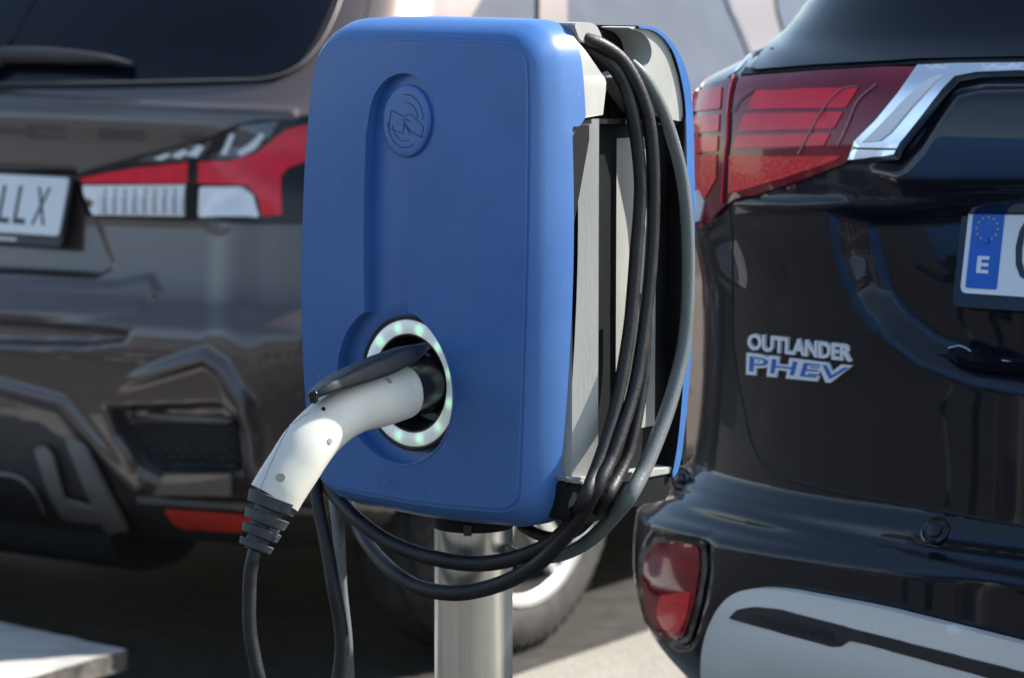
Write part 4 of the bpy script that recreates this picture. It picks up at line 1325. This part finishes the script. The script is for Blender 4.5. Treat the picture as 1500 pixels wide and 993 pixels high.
# lower bumper vent
c1.patch('vent_panel', [(168, 612), (325, 606), (346, 622), (351, 634), (352, 696), (240, 702), (205, 684), (182, 648)], M['trim'], off=0.000, h=0.002, step=12, r=4)
c1.patch('vent_mesh', [(196, 620), (350, 618), (352, 690), (238, 690), (214, 672)], M['under'], off=0.003, h=0.002, step=12, r=4)
vent = c1.root
cells = []
bm = bmesh.new()
for j, yy in enumerate(np.arange(628, 690, 9.5)):
    for i, xx in enumerate(np.arange(204, 348, 17)):
        x = xx + (8.5 if j % 2 else 0)
        lo_x = 198 + max(0, (yy - 640)) * .75
        if x < lo_x or x > 344: continue
        q0, n0 = c1.cast(x - 6, yy); q1, n1 = c1.cast(x + 6, yy + 1.5)
        tube([q0 + n0 * .006, q1 + n1 * .006], 0.0022, 5, bm=bm)
tag(obj('mesh_bars', bm, M['trim'], hatch), kind='stuff')
c1.patch('vent_fin', [(215, 604), (280, 608), (345, 612), (345, 618), (280, 616), (225, 610)], M['trim_grey'], off=0.004, h=0.004, step=10)
c1.patch('bumper_blade', [(252, 692), (350, 692), (350, 724), (236, 722)], M['brown_paint'], off=0.016, h=0.010, step=12, r=3, fit=1)
c1.patch('edge_highlight', [(200, 723), (320, 730), (480, 742), (480, 748), (320, 738), (204, 730)], M['trim_grey'], off=0.006, h=0.006, step=10)  # grey strip set in as the bright highlight on the trim's top edge
c1.patch('reflector', [(243, 742), (300, 745), (352, 749), (370, 752), (372, 770), (350, 772), (272, 768), (256, 760)], M['reflector'], off=0.006, h=0.004, step=10, r=3)
c1.patch('trim_strut', [(104, 642), (116, 640), (132, 650), (192, 764), (162, 770), (150, 752)], M['trim_grey'], off=0.010, h=0.008, step=12, r=3, fit=2)
c1.patch('trim_strut', [(57, 656), (72, 652), (84, 664), (100, 724), (150, 738), (148, 756), (96, 750), (78, 718)], M['trim_grey'], off=0.008, h=0.008, step=12, r=3, fit=2)
c1.patch('skid_recess', [(-60, 690), (20, 694), (44, 706), (66, 742), (60, 756), (-60, 752)], M['under'], off=0.002, h=0.002, step=14)
c1.strip('skid_edge', [(-60, 690), (0, 692), (26, 696), (44, 708), (62, 736), (66, 748)], 7, M['trim_grey'], off=0.004)
# side windows
def gw(poly, nm='side_window'): return c1.patch(nm, poly, M['side_glass'], off=0.002, h=0.002, step=16)
c1.patch('window_surround', [(676, 60), (694, 20), (712, -12), (730, -50), (1046, -50), (1068, 0), (1104, 84), (1120, 150), (700, 170)], M['side_glass'], off=0.0005, h=0.001, step=16)
c1.patch('door_pillar', [(786, -60), (826, -60), (828, 180), (785, 176)], M['brown_paint'], off=0.004, h=0.004, step=16)
c1.strip('window_frame', [(1040, -50), (1061, 0), (1096, 84), (1115, 140)], 5, M['seal'], off=0.002)
c1.patch('front_window', [(1128, -60), (1240, -60), (1290, 0), (1330, 60), (1150, 60), (1138, 18)], M['side_glass'], off=0.002, h=0.002, step=16)
# underbody, wheels
def underbody(car, w0, w1, b, z0, z1):
    fr = car.fr
    bm = prism([(car.uc - b, w0), (car.uc + b, w0), (car.uc + b, w1), (car.uc - b, w1)], lambda u, w, z: fr.p(u, w, z), z0, z1)
    return obj('underbody', bm, M['under'], car.root, smooth=False)
underbody(c1, -0.16, -4.0, 0.60, 0.26, 0.72)
underbody(c1, -1.15, -2.75, 0.80, 0.24, 0.50)
Uv = Vector(FL.U)
for sg in (1, -1):
    for w_ in (WW, WW - 2.62):
        wheel(hatch, FL.p(c1.uc + sg * (0.865 - 0.115), w_, 0.335), Uv * sg, 0.335, 0.215, 0.232)
bm = tube2([FL.p(c1.uc - .45, -0.30, 0.27), FL.p(c1.uc + 0.22, -0.30, 0.27)], [(.11, .14), (.11, .14)], 24, power=.7)
obj('exhaust_silencer', bm, M['under'], hatch)

# ------------------------------------------------------------------ right car (black SUV)
dr_ = ray(1418, 360); Or = CO + dr_ * (3.62 / dr_[1])
FR = Frame((Or[0], Or[1], 0), THC)
suv = empty('suv_car', FR.p(0.26, -2.2, 0))
tag(suv, 'glossy black SUV seen at its rear left corner, chrome OUTLANDER PHEV badge on the tailgate', 'car', 'black SUVs parked in the bays')
#        z     W      B     bow   Ru    Rw    F
RT = [(0.34, -0.10, 0.72, 0.10, 0.36, 0.26, -4.30),
      (0.40,  0.00, 0.76, 0.10, 0.38, 0.28, -4.40),
      (0.48,  0.035, 0.822, 0.10, 0.40, 0.30, -4.45),
      (0.56,  0.046, 0.840, 0.10, 0.40, 0.32, -4.45),
      (0.624, 0.045, 0.834,0.10, 0.40, 0.32, -4.45),
      (0.634, 0.034, 0.818,0.10, 0.40, 0.32, -4.44),
      (0.645, 0.020, 0.800,0.10, 0.40, 0.32, -4.45),
      (0.670, 0.014, 0.797,0.10, 0.40, 0.34, -4.42),
      (0.690,-0.004, 0.790,0.10, 0.40, 0.36, -4.35),
      (0.82, -0.002, 0.78,0.10, 0.40, 0.38, -4.25),
      (0.92,  0.008, 0.78,0.10, 0.40, 0.40, -4.10),
      (1.03,  0.018, 0.80,0.10, 0.40, 0.40, -3.80),
      (1.10,  0.014, 0.805,0.10, 0.40, 0.40, -3.45),
      (1.178,  0.000, 0.79,0.10, 0.40, 0.40, -3.30),
      (1.212,-0.022, 0.735,0.10, 0.40, 0.40, -3.25),
      (1.228, -0.050, 0.708,0.10, 0.38, 0.40, -3.20),
      (1.30, -0.125, 0.678, 0.10, 0.36, 0.40, -3.05),
      (1.45, -0.25, 0.635, 0.10, 0.32, 0.38, -2.80),
      (1.58, -0.38, 0.60, 0.10, 0.30, 0.36, -2.50),
      (1.64, -0.55, 0.50, 0.08, 0.24, 0.30, -2.20),
      (1.67, -1.0, 0.20, 0.03, 0.10, 0.12, -1.80)]
car2 = Car(FR, 0.26, -1, RT, suv)
car2.build(dz=0.006, nr=140, nc=80, ns=60); car2.begin()
BIG = 1900
car2.sculpt([(1216, 306), (1226, 380), (1250, 440), (1292, 495), (1340, 532), (1420, 562), (1500, 576), (BIG, 600), (BIG, 296), (1500, 288), (1400, 292), (1300, 300), (1240, 300)], -0.030, 34)
car2.sculpt([(1262, 248), (1320, 232), (1345, 205), (1375, 160), (1400, 128), (1440, 120), (BIG, 112), (BIG, 292), (1400, 292), (1320, 290)], 0.022, 30)
car2.ridge([(1080, 300), (1160, 302), (1232, 300)], 0.006, 10)
car2.sculpt([(936, 800), (952, 772), (990, 776), (1036, 782), (1046, 800), (1044, 850), (1030, 920), (1012, 950), (985, 955), (950, 925), (930, 880)], -0.007, 16)
car2.ridge([(970, 735), (1060, 752), (1180, 782), (1290, 806), (1420, 838), (BIG, 930)], 0.007, 16)
gate2 = [(1076, 112), (1072, 200), (1066, 300), (1072, 330), (1073, 420), (1076, 520), (1090, 600), (1104, 655), (1128, 690), (1200, 716), (1330, 742), (1500, 772), (BIG + 300, 830), (BIG + 300, -500), (1150, -500), (1168, 0), (1110, 70)]
bump2 = [(700, 690), (1000, 640), (1040, 640), (1104, 655), (1128, 690), (1200, 716), (1330, 742), (1500, 772), (BIG + 300, 840), (BIG + 300, 1600), (700, 1600)]
WZ2 = 0.35; WW2 = -0.78
car2.finish([('tailgate', gate2, M['black_paint']), ('rear_bumper', bump2, M['black_paint'])], ('body', M['black_paint']),
            arches=[(WW2, WZ2, 0.41), (WW2 - 2.67, WZ2, 0.41)])
c2 = car2
def cpoly2(edge):
    y0, y1 = edge[0][1], edge[-1][1]
    ys = np.linspace(y1, y0, 8)
    return list(edge) + [(centre_px(c2, y), y) for y in ys]
we2 = [(1500, 93), (1350, 96), (1200, 104), (1100, 111), (1086, 112), (1108, 80), (1140, 36), (1172, -8), (1220, -70), (1262, -130)]
c2.patch('window_seal', cpoly2(we2), M['seal'], off=0.000, h=0.003, step=22, mirror='join')
c2.patch('rear_window', cpoly2([(1500, 89), (1350, 92), (1200, 100), (1112, 107), (1102, 105), (1118, 82), (1150, 36), (1182, -8), (1230, -70), (1268, -126)]), M['dark_glass'], off=0.003, h=0.003, step=18, mirror='join')
c2.strip('window_trim', [(1066, 114), (1080, 104), (1104, 74), (1134, 34), (1164, -8), (1214, -72)], 5, M['chrome'], off=0.001)
lamp2 = c2.patch('tail_lamp', [(1012, 150), (1018, 137), (1040, 128), (1085, 118), (1200, 109), (1300, 103), (1351, 103), (1337, 125), (1321, 150), (1290, 187), (1257, 222), (1242, 240), (1180, 263), (1120, 283), (1068, 300), (1036, 332), (1019, 336), (1014, 300), (1011, 220)], M['lens_dark'], off=0.001, h=0.005, step=11)
def lp2(nm, poly, m, off=0.0058, h=0.0018, step=9, **k): return c2.patch(nm, poly, m, off=off, h=h, step=step, parent=lamp2, mirror=None, **k)
for a in ([(1113, 136), (1262, 132), (1244, 160), (1100, 163)], [(1096, 169), (1240, 166), (1226, 190), (1088, 194)], [(1086, 200), (1222, 196), (1212, 214), (1080, 218)]):
    lp2('red_bar', a, M['lens_red'], r=3)
for a in ([(1022, 138), (1064, 130), (1062, 162), (1020, 166)], [(1020, 172), (1061, 169), (1060, 194), (1019, 197)], [(1019, 203), (1059, 200), (1058, 222), (1018, 225)]):
    lp2('outer_bar', a, M['lens_red'], r=3)
lp2('lower_bar', [(1075, 229), (1160, 230), (1238, 229), (1228, 236), (1160, 259), (1100, 277), (1074, 283)], M['lens_bright'])
lp2('outer_lower_bar', [(1018, 228), (1057, 227), (1056, 262), (1040, 290), (1020, 296)], M['lens_bright'])
lp2('reversing_lens', [(1018, 282), (1032, 278), (1040, 296), (1034, 322), (1019, 326)], M['lens_clear'], off=0.007)
c2.strip('lamp_split', [(1080, 116), (1074, 150), (1072, 200), (1067, 250), (1064, 298)], 4, M['lens_red'], off=0.007, mirror=False, parent=lamp2)
c2.strip('lamp_shut_line', [(1084, 116), (1078, 150), (1076, 200), (1071, 250), (1068, 298)], 3, M['seal'], off=0.0065, mirror=False, parent=lamp2)
c2.strip('lamp_reflection_line', [(1262, 131), (1240, 134), (1216, 156), (1190, 200), (1176, 226)], 2.2, M['reflection_line'], off=0.0085, mirror=False, parent=lamp2)  # thin beads painted in as reflected lines across the lens
c2.strip('lamp_reflection_line', [(1288, 128), (1262, 150), (1244, 190), (1232, 214)], 2.2, M['reflection_line'], off=0.0085, mirror=False, parent=lamp2)
c2.strip('lamp_reflection_line', [(1112, 134), (1094, 146), (1080, 166)], 2.2, M['reflection_line'], off=0.0085, mirror=False, parent=lamp2)
tr = [(1252, 243), (1262, 215), (1292, 186), (1325, 146), (1353, 106), (1400, 104), (1500, 103)]
tr_in = [(1500, 114), (1440, 116), (1408, 122), (1390, 140), (1362, 176), (1338, 206), (1328, 218), (1319, 236)]
cx_ = centre_px(c2, 100)
chp = tr + [(cx_, 102), (cx_, 118)] + tr_in
ch = c2.patch('chrome_garnish', chp, M['chrome'], off=0.004, h=0.013, step=9, mirror='join', sharp=60, nb=0.85)
c2.patch('garnish_groove', [(1275, 214), (1300, 190), (1340, 148), (1372, 122), (1396, 116), (1384, 124), (1350, 160), (1316, 200), (1300, 212)], M['silver'], off=0.0172, h=0.0015, step=8, mirror='copy', nb=0.85)
c2.strip('garnish_edge', [(1262, 219), (1300, 220), (1324, 220)], 2.5, M['seal'], off=0.018)
# plate with its surround
pl2, mp2 = plate_obj(c2, (1407, 429), R(12), 0.004, 0.52, 0.112, False)
obj('plate_surround', prism(roundpoly([(-.010, -.016), (.53, -.016), (.53, .122), (-.010, .122)], .010, 4), mp2, -0.045, -0.0022), M['black_plastic'], suv)
bb_ = roundpoly([(.006, .006), (.046, .006), (.046, .106), (.006, .106)], .003, 3)
eb = obj('euro_band', prism(bb_, mp2, 0.0012, 0.0020), M['plate_blue'], pl2)
flat_text('band_letter', 'E', mp2, .018, .033, .024, .044, M['plate'], eb, d=.002, bold=0.03)
bm = bmesh.new()
for k in range(12):
    a = math.pi / 6 * k; cx, cy = .026 + .0135 * math.cos(a), .076 + .0135 * math.sin(a)
    pts = [(cx + (.0016 if j % 2 == 0 else .0007) * math.cos(math.pi / 2 + j * math.pi / 5), cy + (.0016 if j % 2 == 0 else .0007) * math.sin(math.pi / 2 + j * math.pi / 5)) for j in range(10)]
    prism(pts, mp2, .0015, .0026, bm=bm)
obj('band_stars', bm, M['star'], eb, smooth=False)
o_ = prism([(.026 + .004 * math.cos(a), .062 + .004 * math.sin(a)) for a in np.linspace(0, 2 * math.pi, 17)[:-1]], mp2, .0015, .0045)
obj('plate_screw', o_, M['plate_blue'], pl2)
flat_text('plate_letter', '0', mp2, .064, .104, .018, .094, M['plate_ink'], pl2, bold=-0.005)
# badges
c2.text('model_badge', 'OUTLANDER', [(1098, 511), (1250, 529), (1250, 504), (1099, 487)], M['badge'], off=0.001, h=0.0035, bold=0.035)
c2.text('hybrid_badge', 'PHEV', [(1096, 548), (1240, 562), (1252, 535), (1097, 516)], M['badge'], off=0.001, h=0.0030, bold=0.075)
c2.text('hybrid_badge_inlay', 'PHEV', [(1101, 543), (1237, 556), (1247, 538), (1102, 521)], M['badge_blue'], off=0.0036, h=0.0010, bold=0.0)
# tailgate details
c2.strip('shut_line', [(1067, 300), (1073, 340), (1073, 420), (1076, 520), (1090, 600), (1104, 655), (1128, 688), (1200, 714), (1330, 740), (1500, 770), (1800, 822)], 4.5, M['seal'], off=-0.0005)
hp = [(1390, 525), (1408, 518), (1450, 519), (1500, 526), (cx_, 548), (cx_, 585), (1500, 552), (1440, 546), (1404, 537)]
c2.patch('tailgate_handle', hp, M['black_paint'], off=0.004, h=0.014, step=11, mirror='join', r=2)
c2.strip('handle_edge', [(1392, 525), (1410, 518), (1450, 519), (1500, 526), (1600, 538), (1700, 550)], 2.0, M['chrome'], off=0.018)
# sensors
def sensor(px, py, r, blend=0.0):
    q, nn = c2.cast(px, py); nn = nn * (1 - blend) + Vector(FR.N) * blend; q = q + nn.normalized() * blend * .01; nn = nn.normalized(); x = nn.cross(Vector((0, 0, 1))).normalized(); y = x.cross(nn)
    bm = bmesh.new(); k = 32
    prof = [(1.0, -.001), (1.0, .0015), (.86, .0030), (.72, .0005), (.55, .0005), (.5, .0030), (.3, .0042), (.02, .0045)]
    rr_ = [[bm.verts.new(q + x * (r * a * math.cos(2 * math.pi * i / k)) + y * (r * a * math.sin(2 * math.pi * i / k)) + nn * d) for i in range(k)] for a, d in prof]
    for a, b in zip(rr_[:-1], rr_[1:]):
        for i in range(k): bm.faces.new((a[i], a[(i + 1) % k], b[(i + 1) % k], b[i]))
    bmesh.ops.recalc_face_normals(bm, faces=bm.faces)
    obj('parking_sensor', bm, M['black_paint'], suv)
sensor(1370, 777, .0185)
sensor(1002, 702, .0155, 0.7)
# rear fog lamp
c2.patch('fog_surround', [(940, 812), (956, 786), (990, 782), (1022, 785), (1038, 794), (1040, 832), (1031, 885), (1016, 936), (1000, 948), (974, 940), (948, 910), (937, 866)], M['black_plastic'], off=0.001, h=0.003, step=10, r=6, nb=0.6)
fog = c2.patch('fog_lamp', [(950, 818), (966, 795), (990, 791), (1016, 793), (1029, 802), (1030, 832), (1022, 880), (1008, 928), (996, 939), (974, 930), (952, 902), (945, 862)], M['lens_mid'], off=0.003, h=0.003, step=9, r=5)
c2.patch('inner_reflector', [(974, 870), (1018, 866), (1012, 900), (1000, 926), (978, 918), (968, 898)], M['lens_bright'], off=0.0062, h=0.001, step=8, parent=fog, mirror=None, r=4)
# skid plate
sk = [(1042, 975), (1046, 935), (1056, 905), (1072, 880), (1094, 863), (1125, 858), (1160, 860), (1300, 886), (1500, 936), (1650, 975), (1650, 1160), (1300, 1090), (1100, 1045), (1046, 1010)]
c2.patch('skid_plate', sk, M['silver'], off=0.004, h=0.016, step=10, mirror='copy', sharp=70, bulge=0.008, r=26)
c2.patch('skid_vent', [(1088, 898), (1100, 887), (1125, 884), (1160, 888), (1250, 911), (1500, 972), (1650, 1008), (1650, 1030), (1500, 992), (1285, 935), (1262, 930), (1250, 938), (1235, 938), (1130, 910)], M['trim'], off=0.0215, h=0.004, step=9, mirror='copy', r=3)
for k in range(4):
    y = 893 + k * 5
    c2.strip('vent_fin', [(1125 + k * 8, y + 1), (1180 + k * 5, y + 12), (1240, y + 27 - k * 2)], 1.5, M['black_plastic'], off=0.0262)
underbody(c2, -0.16, -4.2, 0.60, 0.30, 0.80)
underbody(c2, -1.3, -2.9, 0.80, 0.28, 0.55)
Uv = Vector(FR.U)
for sg in (1, -1):
    for w_ in (WW2, WW2 - 2.67):
        wheel(suv, FR.p(c2.uc + sg * (0.86 - 0.12), w_, 0.35), Uv * sg, 0.35, 0.225, 0.235)

# ================================================================== concrete slab bench at the lower left
DS = 5.5
def slabpt(px, py, z):
    d = ray(px, py); t = (z - H) / d[2]; return Vector(CO + d * t)
zc = H - (948 + 61) / F * DS
Pc = slabpt(187, 948, zc); Pb = slabpt(0, 908, zc); Pf = slabpt(40, 990, zc)
e1 = (Pb - Pc).normalized(); e2 = (Pf - Pc).normalized()
Q = [Pc, Pc + e1 * 1.5, Pc + e1 * 1.5 + e2 * 1.1, Pc + e2 * 1.1]
slab = empty('concrete_slab_bench', (Q[0] + Q[2]) / 2 - Vector((0, 0, zc)))
tag(slab, 'low rough concrete slab bench with chipped edge at the bottom left', 'bench')
bm = bmesh.new(); n = 40; th = 0.038
ccm = mat('rough_concrete', (0.40, 0.39, 0.37), rough=0.85, noise=0.22, nscale=7, bump=0.8, bscale=60)
top = [[None] * (n + 1) for _ in range(n + 1)]
for i in range(n + 1):
    for j in range(n + 1):
        p = Q[0] + (Q[1] - Q[0]) * (i / n) + (Q[3] - Q[0]) * (j / n)
        ed = min(i, j, n - i, n - j)
        p = p + Vector((rng.uniform(-1, 1), rng.uniform(-1, 1), 0)) * (0.003 if ed == 0 else 0)
        p.z += rng.uniform(-.001, .001) - (0.003 if ed == 0 else 0)
        top[i][j] = bm.verts.new(p)
for i in range(n):
    for j in range(n): bm.faces.new((top[i][j], top[i + 1][j], top[i + 1][j + 1], top[i][j + 1]))
loop = [top[i][0] for i in range(n)] + [top[n][j] for j in range(n)] + [top[n - i][n] for i in range(n)] + [top[0][n - j] for j in range(n)]
c0 = (Q[0] + Q[2]) / 2
prev = loop
for k, dz in enumerate((0.012, 0.026, th)):
    cur = [bm.verts.new(Vector((v.co.x, v.co.y, zc - dz)) + Vector((rng.uniform(-1, 1), rng.uniform(-1, 1), 0)) * .003) for v in loop]
    for i in range(len(loop)): bm.faces.new((prev[i], prev[(i + 1) % len(loop)], cur[(i + 1) % len(loop)], cur[i]))
    prev = cur
bm.faces.new(prev[::-1])
bmesh.ops.recalc_face_normals(bm, faces=bm.faces)
ccs = mat('shaded_concrete_side', (0.03, 0.028, 0.025), rough=0.9, col2=(0.14, 0.13, 0.115), nscale=22, bump=0.9, bscale=50)  # mottled side, painted dark because it lies in shade
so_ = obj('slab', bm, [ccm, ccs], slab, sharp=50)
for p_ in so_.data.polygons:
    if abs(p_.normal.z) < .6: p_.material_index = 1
for t in (.25, .75):
    c = Q[0] + (Q[1] - Q[0]) * t + (Q[3] - Q[0]) * .5
    a = math.atan2(e2.y, e2.x)
    obj('leg', box((c.x, c.y, (zc - th) / 2), 0.8, 0.12, zc - th - .002, rot=a, bevel=.01), ccm, slab)

# ================================================================== unseen cars and building added for reflections
def copy_tree(o, parent=None):
    c = o.copy(); COL.objects.link(c)
    if parent is not None: c.parent = parent
    for k in [x for x in bpy.data.objects if x.parent == o]: copy_tree(k, c)
    return c
def place_copy(src, x, y, rz, label):
    c = copy_tree(src)
    c.location = (x, y, 0); c.rotation_euler = (0, 0, rz)
    c['label'] = label
    return c
rowU = Vector(FL.U); rowN = Vector(FL.N)
h0 = Vector(hatch.location)
p = h0 - rowU * 2.75
place_copy(hatch, p.x, p.y, 0, 'brown-grey hatchback added out of view left of the nearest hatchback, to block light and be reflected')
# facing row made up for the paint to reflect
for i, (src, k, lab) in enumerate([(hatch, -1.0, 'brown-grey hatchback added for reflections, right end of the facing row'), (suv, -3.8, 'black SUV added for reflections in the facing row, second bay from the right'), (hatch, -6.6, 'brown-grey hatchback added for reflections, middle of the facing row'), (suv, -9.4, 'black SUV added for reflections in the facing row, second bay from the left'), (hatch, -12.2, 'brown-grey hatchback added for reflections, far left end of the facing row')]):
    q = h0 + rowN * 12.8 + rowU * k
    place_copy(src, q.x, q.y, math.pi, lab)
# long low building added behind the facing row for reflections
bld = empty('added_building', h0 + rowN * 24 - rowU * 8)
tag(bld, 'long grey building with dark windows, added out of view for the paint to reflect', 'building')
M['wall'] = mat('painted_render_wall', (0.12, 0.12, 0.12), rough=0.85, noise=0.1, nscale=2)
B0 = h0 + rowN * 24
def bp(u, w, z): return Vector((B0 + rowU * u + rowN * w).to_tuple()[:2] + (z,))
bm = prism([(-45, 0), (25, 0), (25, 10), (-45, 10)], lambda u, w, z: bp(u, w, z), 0, 5.2)
obj('wall', bm, M['wall'], bld, smooth=False)
bm = prism([(-45.3, -0.3), (25.3, -0.3), (25.3, 10.3), (-45.3, 10.3)], lambda u, w, z: bp(u, w, z), 5.2, 5.5)
obj('roof', bm, M['trim_grey'], bld, smooth=False)
for k in range(16):
    u = -43 + k * 4.2
    bm = prism([(u, 1.2), (u + 2.4, 1.2), (u + 2.4, 3.0), (u, 3.0)], lambda a, b, d: bp(a, d, b), -0.05, 0.05)
    obj('window', bm, M['dark_glass'], bld, smooth=False)
